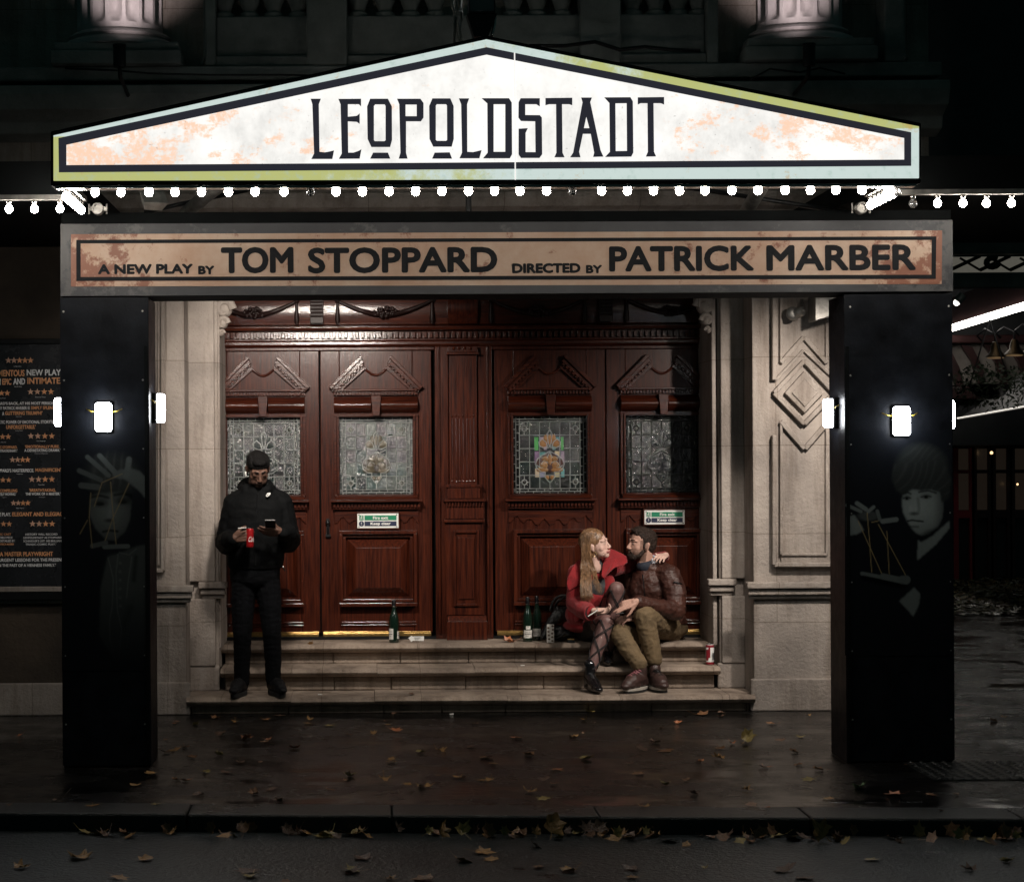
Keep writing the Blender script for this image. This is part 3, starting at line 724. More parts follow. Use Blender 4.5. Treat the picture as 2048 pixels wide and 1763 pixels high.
cu = bpy.data.curves.new('title_lettering', 'CURVE'); cu.dimensions = '2D'; cu.fill_mode = 'BOTH'; cu.extrude = .002
for kx, loops in LT.items():
    off = 0 if kx in 'LE' else 700
    for lp in loops:
        s = cu.splines.new('POLY'); s.points.add(len(lp)-1); s.use_cyclic_u = True
        for q, (x, y) in zip(s.points, lp):
            a = PM(off+x/2.926, y/2.926); q.co = (a[0], a[1], 0, 1)
co = bpy.data.objects.new('title_lettering', cu); C.objects.link(co)
me = evalmesh(co); bpy.data.objects.remove(co)
for v in me.vertices: x, z, q = v.co; v.co = (x, YM-.0062-q, z)
link('title_lettering', me, M['vinyl'], MQ)
# bulb rail and bulbs
rl = MB(); a = PM(108,372); b = PM(1836,368)
rl.prism([PM(108,366),PM(1836,362),PM(1836,371),PM(108,375)], YM+.03, YM+.11)
rl.build('bulb_rail', M['chrome'], MQ, bevel=.004)
bulb_me = MB().ell((0,0,0), (.0212,.0212,.0225), 14, 10).mesh('light_bulb'); bulb_me.materials.append(M['bulb'])
bulb_off_me = MB().ell((0,0,0), (.0235,.0235,.0245), 14, 10).lathe([(.004,-.012),(.006,0),(.004,.012)], (0,0,0), 6).mesh('light_bulb'); bulb_off_me.materials.append(M['bulb_off'])
sock_me = MB().lathe([(.013,.018),(.0135,.03),(.016,.031),(.016,.048)], (0,0,0), 10).mesh('socket'); sock_me.materials.append(M['chrome'])
for me_ in (bulb_me, bulb_off_me, sock_me): me_.polygons.foreach_set('use_smooth', [True]*len(me_.polygons))
def bulb(p, parent, on=True):
    o = bpy.data.objects.new('light_bulb', bulb_me if on else bulb_off_me); C.objects.link(o); o.parent = parent; o.location = Vector(p)-parent.location
    s = bpy.data.objects.new('socket', sock_me); C.objects.link(s); s.parent = o
    if not on: o['label'] = 'burnt out clear bulb'
bx = [190,242,298,350,403,457,510,568,621,672,725,778,831,884,937,989,1040,1093,1145,1203,1255,1307,1359,1410,1464,1516,1570,1621,1672,1724,1777]
for i, px in enumerate(bx):
    bulb(W(px, 385-(px-190)*.0032, YM+.07), MQ, i not in (8, 18))
xr = WX(1797,383,YM+.07); xl = WX(130,384,YM+.07); zr = WZ(1797,382,YM+.07)
for s, x, n_ in ((1,xr,7),(-1,xl,9)):
    m = MB(); m.box(x-.03, x+.03, YM+.115, YM+.68, zr+.048, zr+.075); m.build('bulb_rail', M['chrome'], MQ)
    for k in range(n_): bulb((x, YM+.10+k*.56/(n_-1), zr), MQ, not (s==1 and k==0))

# ================================================================== street canopies either side, with bulb strings
def canopy(name, label, xa, xb, pxs, off=()):
    t = thing(name, label, 'canopy', ((xa+xb)/2,-2.9,3.22))
    zc = WZ(1000,413,-2.9)
    m = MB(); m.box(xa, xb, -2.93, .1, zc+.10, zc+.24); m.build('canopy_roof', M['case'], t)
    m = MB(); m.box(xa, xb, -2.95, -2.935, zc+.076, zc+.26); m.build('fascia', M['case'], t); m = MB(); m.box(xa, xb, -2.95, -2.90, zc+.048, zc+.075); m.build('bulb_rail', M['chrome'] if 0 else M['steel'], t)
    for px in pxs: bulb((WX(px,413,-2.92), -2.92, zc), t, px not in off)
canopy('street_canopy', 'dark street canopy edge with three lit bulbs left of the big sign', -4.2, xl-.05, [-85,-33,18,69,120])
canopy('street_canopy', 'dark street canopy edge with a bulb string right of the big sign', xr+.05, 5.2, [1826,1875,1926,1973,2023,2074,2124], (1826,))

# ================================================================== printed banner board on two black pillars
YB = -2.40
def PB(px, py, Y=YB): v = W(px, py, Y); return (v.x, v.z)
BN = thing('banner_board', 'long rust coloured board across two black pillars naming the writer and director', 'sign', W(1010,592,-2.2))
m = MB(); m.prism([PB(121,424),PB(1905,418),PB(1905,439.5),PB(121,447.5)], YB+.03, YB+.40)
m.prism([PB(121,448),PB(1905,440),PB(1906,583),PB(121,593)], YB+.012, YB+.40); m.build('beam', M['case'], BN, bevel=.004)
def rust_mat(name, a, b, c, loc_amount=.14):
    m = mat(name, a, .55, bump=.08, bscale=60); N = m.node_tree.nodes; L = m.node_tree.links; p = N['Principled BSDF']
    tc = N.new('ShaderNodeTexCoord'); sp = N.new('ShaderNodeSeparateXYZ'); L.new(tc.outputs['Object'], sp.inputs[0])
    def noise(s, d=9, ro=.72):
        n = N.new('ShaderNodeTexNoise'); n.inputs['Scale'].default_value=s; n.inputs['Detail'].default_value=d; n.inputs['Roughness'].default_value=ro; L.new(tc.outputs['Object'], n.inputs['Vector']); return n.outputs['Fac']
    def rng(s, *q):
        r = N.new('ShaderNodeMapRange')
        for i, v in enumerate(q): r.inputs[i+1].default_value = v
        L.new(s, r.inputs[0]); return r.outputs[0]
    ab = N.new('ShaderNodeMath'); ab.operation='SUBTRACT'; L.new(sp.outputs['X'], ab.inputs[0]); ab.inputs[1].default_value = .8
    a2 = N.new('ShaderNodeMath'); a2.operation='ABSOLUTE'; L.new(ab.outputs[0], a2.inputs[0])
    ad = N.new('ShaderNodeMath'); ad.operation='ADD'; L.new(noise(6), ad.inputs[0]); L.new(rng(a2.outputs[0], 1.9, 2.6, 0, loc_amount), ad.inputs[1])
    m1 = N.new('ShaderNodeMix'); m1.data_type='RGBA'; L.new(rng(noise(2.2), .35, .65, 0, 1), m1.inputs[0]); m1.inputs[6].default_value=(*a,1); m1.inputs[7].default_value=(*b,1)
    m2 = N.new('ShaderNodeMix'); m2.data_type='RGBA'; L.new(rng(ad.outputs[0], .585, .66, 0, .9), m2.inputs[0]); L.new(m1.outputs[2], m2.inputs[6]); m2.inputs[7].default_value=(*c,1)
    L.new(m2.outputs[2], p.inputs['Base Color']); return m
M['print_grey'] = rust_mat('print_grey', (.036,.038,.043), (.022,.023,.027), (.07,.07,.07))
M['print_rust'] = rust_mat('print_rust', (.45,.335,.255), (.36,.215,.14), (.17,.055,.028), .20)
m = MB(); m.prism([PB(121,448),PB(1905,440),PB(1906,582),PB(121,592)], YB, YB+.0115); m.build('grey_border', M['print_grey'], BN)
m = MB(); m.prism([PB(142,468.5),PB(1884,461),PB(1883,568),PB(142,573)], YB-.003, YB-.0005); m.build('rust_panel', M['print_rust'], BN)
m = MB(); fo = [(153,480),(1872,473),(1871,557.5),(153,562)]; fi = [(161.5,487),(1863,480),(1862.5,549.5),(161.5,554)]
for i in range(4): j=(i+1)%4; m.prism([PB(*fo[i]),PB(*fo[j]),PB(*fi[j]),PB(*fi[i])], YB-.006, YB-.0035)
m.build('frame_line', M['ink'], BN)
tx = MB()
for body, x0, x1, y0, y1, bd in (('A NEW PLAY',196,386,527.5,549,.075),('BY',396.5,429,531.5,549,.075),('TOM',442,587,493.5,547.5,.05),('STOPPARD',616,994.6,493,547.5,.05),
        ('DIRECTED',1024,1160.7,526,547,.075),('BY',1171.6,1204,530,546.8,.075),('PATRICK',1218,1508,490.5,544,.05),('MARBER',1532.5,1831.5,488.5,542,.05)):
    p0 = PB(x0,y1); p1 = PB(x1,y0)
    tx.add(*text_mesh(body, p0[0], p1[0], p0[1], p1[1], YB-.0055, 0, bd)); tx.build('lettering', M['ink'], BN); tx = MB()
# ---- pillars
class Canvas:
    """small painter for the printed portraits on the pillars (flat prints)"""
    def __init__(s, w, h, ox, oy, sc_): s.w, s.h = w, h; yy, xx = np.mgrid[0:h, 0:w]; s.x = (xx-0)*sc_[0]+ox; s.y = yy*sc_[1]+oy; s.a = np.zeros((h,w,3))
    def put(s, m, col):
        m = np.clip(m,0,1)[...,None]; s.a = s.a*(1-m)+np.array(col)*1.35*m
    def mul(s, m, f): s.a *= (1-np.clip(m,0,1)*(1-f))[...,None]
    def ell(s, cx, cy, rx, ry, soft=.3, rot=0):
        dx_, dy_ = s.x-cx, s.y-cy; c_, n_ = math.cos(rot), math.sin(rot)
        return np.clip((1-np.hypot((dx_*c_+dy_*n_)/rx, (-dx_*n_+dy_*c_)/ry))/soft, 0, 1)
    def cap(s, x0, y0, x1, y1, r, soft=6):
        vx, vy = x1-x0, y1-y0; t = np.clip(((s.x-x0)*vx+(s.y-y0)*vy)/(vx*vx+vy*vy+1e-9),0,1)
        return np.clip((r-np.hypot(s.x-x0-t*vx, s.y-y0-t*vy))/soft+.5, 0, 1)
    def path(s, pts, r, soft=4):
        m = np.zeros_like(s.x)
        for (a,b),(c_,d_) in zip(pts[:-1],pts[1:]): m = np.maximum(m, s.cap(a,b,c_,d_,r,soft))
        return m
    def poly(s, pts, soft=2):
        m = np.zeros_like(s.x, bool); n = len(pts)
        for i in range(n):
            x0,y0 = pts[i]; x1,y1 = pts[(i+1)%n]
            if y0==y1: continue
            c_ = ((y0>s.y)!=(y1>s.y)) & (s.x < (x1-x0)*(s.y-y0)/(y1-y0)+x0); m ^= c_
        f = m.astype(float)
        for _ in range(soft):
            p = np.pad(f,1,mode='edge'); f = (p[:-2,1:-1]+p[2:,1:-1]+p[1:-1,:-2]+p[1:-1,2:]+p[1:-1,1:-1])/5
        return f
def grey(l): return (l*.86, l*1.0, l*.98)
def print_mesh(cv, px0, px1, py0, py1, Y, parent, m_):
    h, w_ = cv.h, cv.w; vs = []; 
    for j in range(h):
        for i in range(w_):
            p = W(px0+(px1-px0)*i/(w_-1), py0+(py1-py0)*j/(h-1), Y); vs.append((p.x,Y,p.z))
    fs = [(j*w_+i, (j+1)*w_+i, (j+1)*w_+i+1, j*w_+i+1) for j in range(h-1) for i in range(w_-1)]
    me = bpy.data.meshes.new('portrait_print'); me.from_pydata(vs, [], fs)
    at = me.color_attributes.new('Col','FLOAT_COLOR','POINT'); a = np.concatenate([np.clip(cv.a,0,1).reshape(-1,3), np.ones((h*w_,1))],1).astype(np.float32)
    at.data.foreach_set('color', a.ravel()); return link('portrait_print', me, m_, parent)
M['print'] = mat('print', (1,1,1), .42, spec=.10, attr=True, var=.12, vscale=90)
def pillar(label, xa, xb, inner):
    t = thing('sign_pillar', label, 'pillar', ((xa+xb)/2,-2.2,0))
    zt_ = WZ(1000,592,YB)-.002 if inner > 0 else WZ(300,593,YB)-.003
    m = MB(); m.box(xa+.005, xb-.005, YB+.025, YB+.42, 0, zt_); m.build('core', M['pillar'], t, bevel=.004)
    f = MB(); f.box(xa, xb-(.0 if inner<0 else 0), YB+.005, YB+.023, .01, zt_); f.build('front_panel', M['pillar'], t, bevel=.002)
    xe = xb if inner < 0 else xa; s_ = -1 if inner < 0 else 1; zc = WZ(300 if inner < 0 else 1690, 692, YB)
    e = MB(); e.box(xe+s_*.006, xe+s_*.026, YB-.003, YB+.0045, .02, zc); e.build('edge_trim', M['case'], t, bevel=.001)
    for k in range(7):
        for xx in (xa+.02, xb-.035):
            q = MB(); q.lathe([(.006,0),(.006,.0015),(.003,.0025)], (xx if s_<0 else xx+.015, YB+.0045, .25+k*.4), 10, Matrix.Rotation(R(90),3,'X')); q.build('screw', M['steel'], t)
    return t
def kid(cv, rgn, seed):
    r = np.random.RandomState(seed); cv.a += .008+.002*r.randn(cv.h, cv.w)[...,None]
PR = pillar('black pillar on the right with printed boy portrait holding string', 2.763, 3.392, 1)
cv = Canvas(150, 300, 0, 0, (1058/149*.0+ (1905-1690)*4.408/149, 900*.5*4.408/299)); kid(cv, 0, 1)
cv.x += (1690-1680)*4.408
cv.a[:] = (.0062,.0072,.0092)
rs = np.random.RandomState(5)
strand = lambda f, ph: .5+.5*np.sin((cv.x*math.cos(ph)+cv.y*math.sin(ph))*f+3*np.sin(cv.y*.011)+2*np.sin(cv.x*.017))
cv.put(cv.ell(725,340,265,250,.25), grey(.014)); 
hm = cv.ell(725,330,255,235,.4); cv.a += (hm*(strand(.13,.9)**3)*.010*np.clip((420-cv.y)/300,0,1))[...,None]
fc = cv.poly([(548,620),(560,560),(640,520),(760,510),(890,540),(915,640),(905,770),(865,850),(790,915),(725,930),(672,905),(630,860),(595,800),(556,720)], 3)
cv.put(fc, grey(.085)); sh = cv.ell(680,700,250,220,1.0)
cv.a += (fc*sh*.085)[...,None]*np.array(grey(1)); cv.mul(fc*np.clip((cv.x-820)/120,0,1), .35)
cv.put(cv.poly([(455,430),(480,300),(900,260),(985,420),(970,600),(900,640),(885,545),(800,520),(720,535),(640,510),(600,545),(545,560),(500,540)],3), grey(.013))
cv.a += (cv.poly([(455,430),(480,300),(900,260),(985,420),(970,600),(885,545),(800,520),(640,510),(545,560)],3)*(strand(.10,.5)**4)*.008)[...,None]
for ex, ey, er in ((592,600,34),(762,588,46)):
    cv.mul(cv.ell(ex,ey-6,er*1.5,34,.8), .35); cv.put(cv.ell(ex,ey+4,er*.8,13,.4), grey(.05)); cv.put(cv.ell(ex,ey+1,er*.42,16,.3), grey(.004)); cv.put(cv.path([(ex-er,ey+2),(ex,ey-12),(ex+er,ey-2)],4,5), grey(.008))
cv.mul(cv.path([(560,562),(600,548),(625,560)],9,12), .25); cv.mul(cv.path([(700,545),(780,532),(850,552)],9,12), .25)
cv.mul(cv.ell(655,735,55,24,.7), .3); cv.mul(cv.path([(690,600),(700,690),(692,730)],12,22), .6); cv.a += (cv.ell(625,690,22,45,1)*.03)[...,None]
cv.mul(cv.path([(598,800),(640,792),(672,797),(735,803)],8,8), .15); cv.a += (cv.path([(615,822),(665,826),(715,820)],9,12)*.018)[...,None]; cv.mul(cv.path([(620,850),(690,850)],9,16), .45)
cv.mul(cv.ell(800,905,160,45,.8,-.4), .3)
cv.put(cv.poly([(970,795),(968,865),(850,1005),(683,1147),(690,960),(715,990),(820,930)],2), grey(.095))
cv.put(cv.poly([(60,765),(130,745),(190,840),(212,880),(150,915),(60,932)],2), grey(.09))
cv.put(cv.ell(250,755,115,52,.4), grey(.030))
for q in ((60,660,185,715,15,.07),(150,643,228,695,19,.08),(298,676,250,716,15,.08),(330,712,352,785,15,.06),(378,802,498,786,21,.085)): cv.put(cv.cap(*q[:5],8), grey(q[5]))
for pts in ([(160,800),(370,1265)],[(240,730),(262,980),(280,1250)],[(340,830),(580,1275)],[(415,890),(436,1265)],[(280,812),(340,798)]): cv.put(cv.path(pts,3,4)*.9, (.17,.13,.06))
for q in ((195,1262,410,1302,17,.07),(380,1288,530,1320,28,.065),(555,1320,585,1318,40,.06)): cv.put(cv.cap(*q[:5],9), grey(q[5]))
cv.mul(cv.path([(210,1300),(400,1345),(560,1375)],22,20), .3)
cv.put(cv.poly([(525,1505),(655,1385),(712,1440),(700,1530),(650,1642)],2), grey(.085))
cv.a = (cv.a-.007)*1.25+.007
print_mesh(cv, 1690, 1904, 860, 1310, YB+.0025, PR, M['print'])
PL = pillar('black pillar on the left with printed face behind raised fingers', WX(122,1000,YB), WX(299,1000,YB), -1)
cv = Canvas(124, 330, 0, 0, ((297-124)*3.672/123, 480*3.672/329)); cv.x += (124-130)*3.672
cv.a[:] = (.0062,.0072,.0092)
cv.put(cv.ell(350,330,230,190,.4), grey(.015)); cv.a += (cv.ell(350,300,220,170,.5)*strand(.09,.4)**4*.014)[...,None]
fc = cv.poly([(186,480),(250,460),(420,448),(490,520),(478,650),(445,740),(370,810),(300,805),(220,720),(180,620)],3)
cv.put(fc, grey(.030)); cv.a += (fc*cv.ell(320,610,170,180,1)*.05)[...,None]*np.array(grey(1)); cv.mul(fc*np.clip((cv.x-380)/120,0,1)*np.clip((560-cv.y)/60,0,1), .4)
for ex, ey in ((258,540),(425,525)): cv.mul(cv.ell(ex,ey-5,75,38,.8), .3); cv.put(cv.ell(ex,ey+2,38,15,.4), grey(.006)); cv.mul(cv.path([(ex-60,ey-50),(ex,ey-60),(ex+60,ey-45)],10,12), .3)
cv.a += (cv.path([(335,480),(330,640)],14,24)*.018)[...,None]; cv.mul(cv.ell(325,662,50,20,.7), .3); cv.mul(cv.path([(280,745),(330,735),(385,742)],9,10), .25)
cv.put(cv.poly([(350,320),(400,290),(480,278),(550,300),(600,350),(600,510),(540,440),(440,360),(360,350)],3), grey(.050))
for q in ((165,197,320,332,17,.045),(255,188,370,312,19,.05),(470,215,452,335,21,.055),(105,297,262,365,18,.038),(120,405,240,417,22,.04)): cv.put(cv.cap(*q[:5],8), grey(q[5]))
cv.put(cv.poly([(312,925),(390,905),(530,850),(600,838),(600,1765),(400,1765),(250,1500),(262,1150)],4)*.9, grey(.032))
cv.mul(cv.path([(520,930),(505,1100)],14,20),.5); cv.mul(cv.path([(480,1300),(430,1450)],20,40),.6)
for pts in ([(318,940),(355,1090),(346,1300),(325,1400),(330,1530),(380,1720)],[(390,910),(375,1050),(385,1320),(415,1450),(395,1720)],[(400,898),(470,915),(525,870)],[(490,930),(465,1100),(452,1230)]): cv.put(cv.path(pts,4,6)*.6, grey(.07))
for y in range(975,1320,63): cv.put(cv.ell(405,y,16,16,.5)*.6, grey(.06))
for q in ((290,856,462,851,16,.055),(200,850,300,826,17,.04)): cv.put(cv.cap(*q[:5],8), grey(q[5]))
for pts in ([(190,460),(178,640),(200,860)],[(470,390),(350,650),(295,810)],[(335,380),(355,640),(375,835)],[(270,390),(215,560)],[(270,385),(420,320)],[(165,660),(110,760)]): cv.put(cv.path(pts,3,4)*.8, (.13,.10,.05))
cv.mul(np.clip((cv.y-1150)/560,0,1), .0); cv.a += np.array((.0062,.0072,.0092))*np.clip((cv.y-1150)/560,0,1)[...,None]
print_mesh(cv, 124, 297, 860, 1340, YB+.0025, PL, M['print'])

# ---- bulkhead lamps on the pillars
def rbox(c, r, depth_axis, rad=.02):
    """rounded lens/casing: superellipse outline swept along the outward axis"""
    pass
def bulkhead(label, c, normal):
    """c = point on the pillar face; normal = outward direction"""
    t = thing('bulkhead_lamp', label, 'lamp', c, 'bulkhead lamps on the pillars')
    nrm = Vector(normal); up = Vector((0,0,1)); side = up.cross(nrm).normalized(); c = Vector(c)
    def rr(hw, hh, rad, d0, d1, m_, name, bev=.008):
        pts = []
        for cx_, cz_, a0 in ((hw-rad,hh-rad,0),(-hw+rad,hh-rad,90),(-hw+rad,-hh+rad,180),(hw-rad,-hh+rad,270)):
            for k in range(6): a = R(a0+18*k); pts.append((cx_+rad*math.cos(a), cz_+rad*math.sin(a)))
        vs = [c+side*x+up*z+nrm*d0 for x,z in pts]+[c+side*x+up*z+nrm*(d1-bev) for x,z in pts]+[c+side*x*(1-bev/hw)+up*z*(1-bev/hh)+nrm*d1 for x,z in pts]
        n = len(pts); fs = [tuple(range(n-1,-1,-1)), tuple(range(2*n,3*n))]+[(l*n+i,l*n+(i+1)%n,(l+1)*n+(i+1)%n,(l+1)*n+i) for l in (0,1) for i in range(n)]
        return MB().add(vs, fs).build(name, m_, t, smooth=35)
    rr(.052,.090,.016,.001,.030,M['case'],'casing'); rr(.0465,.084,.018,.031,.072,M['lens'],'lens')
    for s in (-1,1):
        p = c+side*s*.053+up*.03+nrm*.02
        MB().tube([p, p+side*s*.025+up*.004+nrm*.006, p+side*s*.05+up*.018-nrm*.016], .0034, 6).build('cable', M['cable'], t, smooth=True)
    return t
M['cable'] = mat('cable', (.26,.19,.015), .5)
bulkhead('lit bulkhead lamp on the front of the left pillar above the printed fingers', W(209,834,YB+.005), (0,-1,0))
bulkhead('lit bulkhead lamp on the front of the right pillar above the boy portrait', W(1799,842,YB+.005), (0,-1,0))
xi = WX(299,1000,YB)-.005
bulkhead('lit bulkhead lamp on the inner side of the left pillar beside the stone wall', (xi,-2.17,WZ(312,816,-2.17)), (1,0,0))
bulkhead('lit bulkhead lamp on the inner side of the right pillar facing the doors', (2.768,-2.17,WZ(1660,826,-2.17)), (-1,0,0))
bulkhead('lit bulkhead lamp on the outer side of the left pillar over the review poster', (WX(122,1000,YB)+.005,-2.17,WZ(112,824,-2.17)), (-1,0,0))
bulkhead('lit bulkhead lamp on the outer right side of the right pillar by the side street', (3.387,-2.17,WZ(1910,829,-2.17)), (1,0,0))

# ================================================================== fire exit signs on the doors
def fire_sign(x0, x1, y0, y1, label):
    t = thing('fire_exit_sign', label, 'sign', (dx((x0+x1)/2), YD-.03, dz(y1)), 'fire exit signs on the doors')
    def X(u): return dx(x0+(x1-x0)*u)
    def Z(v): return dz(y0+(y1-y0)*v)
    yb = YD-.055
    m = MB(); m.box(X(-.03), X(1.03), yb, YD-.014, Z(1.1), Z(-.1)); m.build('mount', M['wood'], t, bevel=.003)
    m = MB(); m.box(X(0), X(1), yb-.006, yb-.001, Z(1), Z(0)); m.build('plate', M['white'], t, bevel=.001)
    m = MB(); m.box(X(.175), X(.95), yb-.009, yb-.0065, Z(.46), Z(.13)); m.box(X(.05), X(.15), yb-.009, yb-.0065, Z(.46), Z(.13)); m.build('green_band', M['green'], t)
    m = MB(); m.box(X(.175), X(.95), yb-.009, yb-.0065, Z(.86), Z(.54)); m.lathe([(.020,-.001),(.020,.001)], (X(.1), yb-.008, Z(.70)), 20, Matrix.Rotation(R(90),3,'X')); m.build('blue_band', M['navy'], t)
    m = MB(); m.add(*text_mesh('Fire exit', X(.38), X(.75), Z(.40), Z(.19), yb-.0105, .008, .03)); m.add(*text_mesh('Keep clear', X(.32), X(.81), Z(.84), Z(.59), yb-.0105, .008, .03)); m.build('lettering', M['white'], t)
    m = MB(); y_ = yb-.0098
    m.box(X(.093), X(.107), yb-.0105, y_, Z(.70), Z(.60)); m.box(X(.093), X(.107), yb-.0105, y_, Z(.78), Z(.745))
    m.ell((X(.108),yb-.010,Z(.19)), (.004,.002,.004), 8, 6)
    for a, b in (((.10,.22),(.09,.32)),((.09,.32),(.075,.42)),((.09,.32),(.12,.36)),((.12,.36),(.115,.43)),((.10,.24),(.075,.28)),((.10,.24),(.125,.29))): m.tube([(X(a[0]),yb-.010,Z(a[1])),(X(b[0]),yb-.010,Z(b[1]))], .002, 5)
    m.build('pictogram', M['white'], t)
    m = MB()
    for u in (.04,.96):
        for v in (.09,.91): m.ell((X(u),yb-.008,Z(v)), (.0045,.003,.0045), 8, 5)
    m.build('screw', M['iron'], t)
fire_sign(714, 796, 1026, 1055, 'green and blue fire exit keep clear sign on the door behind the single bottle')
fire_sign(1286, 1366, 1023, 1051, 'green and blue fire exit keep clear sign over the seated bearded man')

# ================================================================== review poster on the left wall
YO = -.07
def PO(px, py): v = W(px, py, YO); return (v.x, v.z)
PS = thing('review_poster', 'tall black wall poster with white and orange review quotes and star ratings', 'poster', W(30,1180,-.04))
M['poster'] = mat('poster', (.030,.031,.036), .28, var=.5, vscale=3, col2=(.016,.017,.019), rvar=.05)
a = PO(-170,690); b = PO(133,1180)
m = MB(); m.box(a[0], b[0], YO, -.002, b[1], a[1]); m.build('sheet', M['poster'], PS)
m = MB(); fm = .04
m.box(a[0]-fm, b[0]+fm, YO-.015, -.002, a[1]+.001, a[1]+fm); m.box(a[0]-fm, b[0]+fm, YO-.015, -.002, b[1]-fm*1.6, b[1]-.001); m.box(b[0]+.001, b[0]+fm, YO-.015, -.002, b[1], a[1]); m.box(a[0]-fm, a[0]-.001, YO-.015, -.002, b[1], a[1])
m.build('frame', M['black'], PS, bevel=.004)
wt, ot = MB(), MB(); yT = YO-.003; q = 2.938
def pt(x, y): return PO(x/q, 580+y/q)
def line(body, x0, x1, y0, y1, o=False, bd=.02):
    p0 = pt(x0,y1); p1 = pt(x1,y0); (ot if o else wt).add(*text_mesh(body, p0[0], p1[0], p0[1], p1[1], yT, .006 if bd else 0, bd*1.6))
st_w, st_o = MB(), MB()
def stars(x0, x1, y, n, r=17):
    for i in range(n):
        cx_ = x0+r+(x1-x0-2*r)*i/max(1,n-1); c_ = pt(cx_, y); rr = r/q/285*1.0
        pts = [(c_[0]+(rr if k%2==0 else rr*.42)*math.sin(math.pi*k/5), c_[1]+(rr if k%2==0 else rr*.42)*math.cos(math.pi*k/5)) for k in range(10)]
        (st_w if i < n/2-.6 else st_o).prism(pts, yT-.001, yT)
def tiny(x, y, w_=40): line('Review', x-w_/2, x+w_/2, y-4, y+4, False, 0)
stars(30,200,413,5,20); line('Independent', 82, 126, 445, 452, bd=0)
line('MOMENTOUS', -60, 145, 468, 508, True); line('NEW PLAY.', 157, 365, 465, 503); line('BOTH', -85, 5, 520, 558); line('EPIC', 14, 67, 519, 557, True); line('AND', 78, 148, 517, 555); line('INTIMATE.', 161, 362, 513, 552, True)
line('Financial Times', 85, 128, 563, 570, bd=0)
stars(-75,62,605,4,19); stars(160,320,597,4,20); line('Sunday Mirror', -10, 34, 632, 639, bd=0); line('Financial Times', 208, 268, 624, 632, bd=0)
line("STOPPARD'S BACK, AT HIS MOST PERSONAL", -70, 345, 655, 677); line('WRITTEN BY PATRICK MARBER IS', -90, 175, 683, 703); line('SIMPLY SPLENDID', 182, 345, 681, 701, True)
line('A', 13, 25, 714, 736); line("GLITTERING TRIUMPH!'", 30, 250, 710, 734, True)
line('Daily Mail', 95, 127, 740, 747, bd=0)
line('DRAMATIC POWER OF EMOTIONAL STORYTELLING', -60, 365, 764, 785); line("UNFORGETTABLE.'", 37, 210, 791, 816, True); line('Sunday Times', 90, 133, 822, 829, bd=0)
stars(-70,68,861,4,19); stars(162,325,857,4,20); line('Daily Mail', 5, 35, 890, 897, bd=0); line('The Telegraph', 215, 268, 883, 891, bd=0)
line('A CLASSIC STOPPARD.', -70, 102, 914, 932, True); line("AND NOTHING EXTRAORDINARY.'", -110, 103, 935, 952)
line("'EMOTIONALLY PURE.", 147, 350, 909, 928, True); line("A DEVASTATING DRAMA.'", 143, 355, 931, 950); line('Hollywood Reporter', 205, 282, 956, 964, bd=0)
stars(55,182,996,4,19); line('Observer', 102, 128, 1023, 1029, bd=0)
line("STOPPARD'S MASTERPIECE.", -45, 200, 1048, 1070); line('MAGNIFICENT', 208, 370, 1045, 1067, True); line('Independent', 98, 135, 1076, 1083, bd=0)
stars(-68,70,1115,4,18); stars(168,325,1111,4,20); line('The Arts Desk', 225, 262, 1139, 1146, bd=0)
line('DEEPLY COMPELLING', -60, 102, 1168, 1187, True); line("AND INTIMATELY MOVING.'", -90, 95, 1189, 1207); line("'BREATHTAKING.", 172, 328, 1164, 1184, True); line("THE WORK OF A MASTER.'", 150, 355, 1187, 1205)
line('Sunday Express', 12, 40, 1214, 1220, bd=0); line('Evening Standard', 230, 265, 1213, 1219, bd=0)
stars(62,182,1250,4,18); line('Sunday Telegraph', 95, 142, 1277, 1284, bd=0)
line('A RARE PLAY.', -65, 65, 1306, 1328); line('ELEGANT AND ELEGIAC', 72, 370, 1302, 1328, True)
stars(-65,73,1373,4,18); stars(172,327,1372,4,20)
for i, (s_, o_) in enumerate((('A TERRIFIC CAST',1),('AN INCREDIBLE PIECE',0),('SUPERBLY DETAILED BY',0),('DIRECTOR PATRICK MARBER',1))): line(s_, -70, (66,74,88,84)[i], 1427+i*19.5, 1440+i*19.5, o_, .01)
for i, s_ in enumerate(('HISTORY WILL RECORD',"LEOPOLDSTADT AS STOPPARD'S","SCHINDLER'S LIST. HIS BRILLIANT","TRAGIC-COMIC PLAY.'")): line(s_, (150,138,138,150)[i], (338,372,372,330)[i], 1427+i*19.5, 1440+i*19.5, False, .01)
line("'A MASTER PLAYWRIGHT", -5, 312, 1534, 1563, True); line('HIS URGENT LESSONS FOR THE PRESENT', -45, 376, 1573, 1595); line("IN THE PAST OF A VIENNESE FAMILY.'", -12, 328, 1605, 1625)
wt.build('white_lettering', M['white_ink'], PS); ot.build('orange_lettering', M['orange_ink'], PS)
st_w.build('pale_stars', mat('pale_star', srgb(222,178,150), .5), PS); st_o.build('orange_stars', M['orange_ink'], PS)
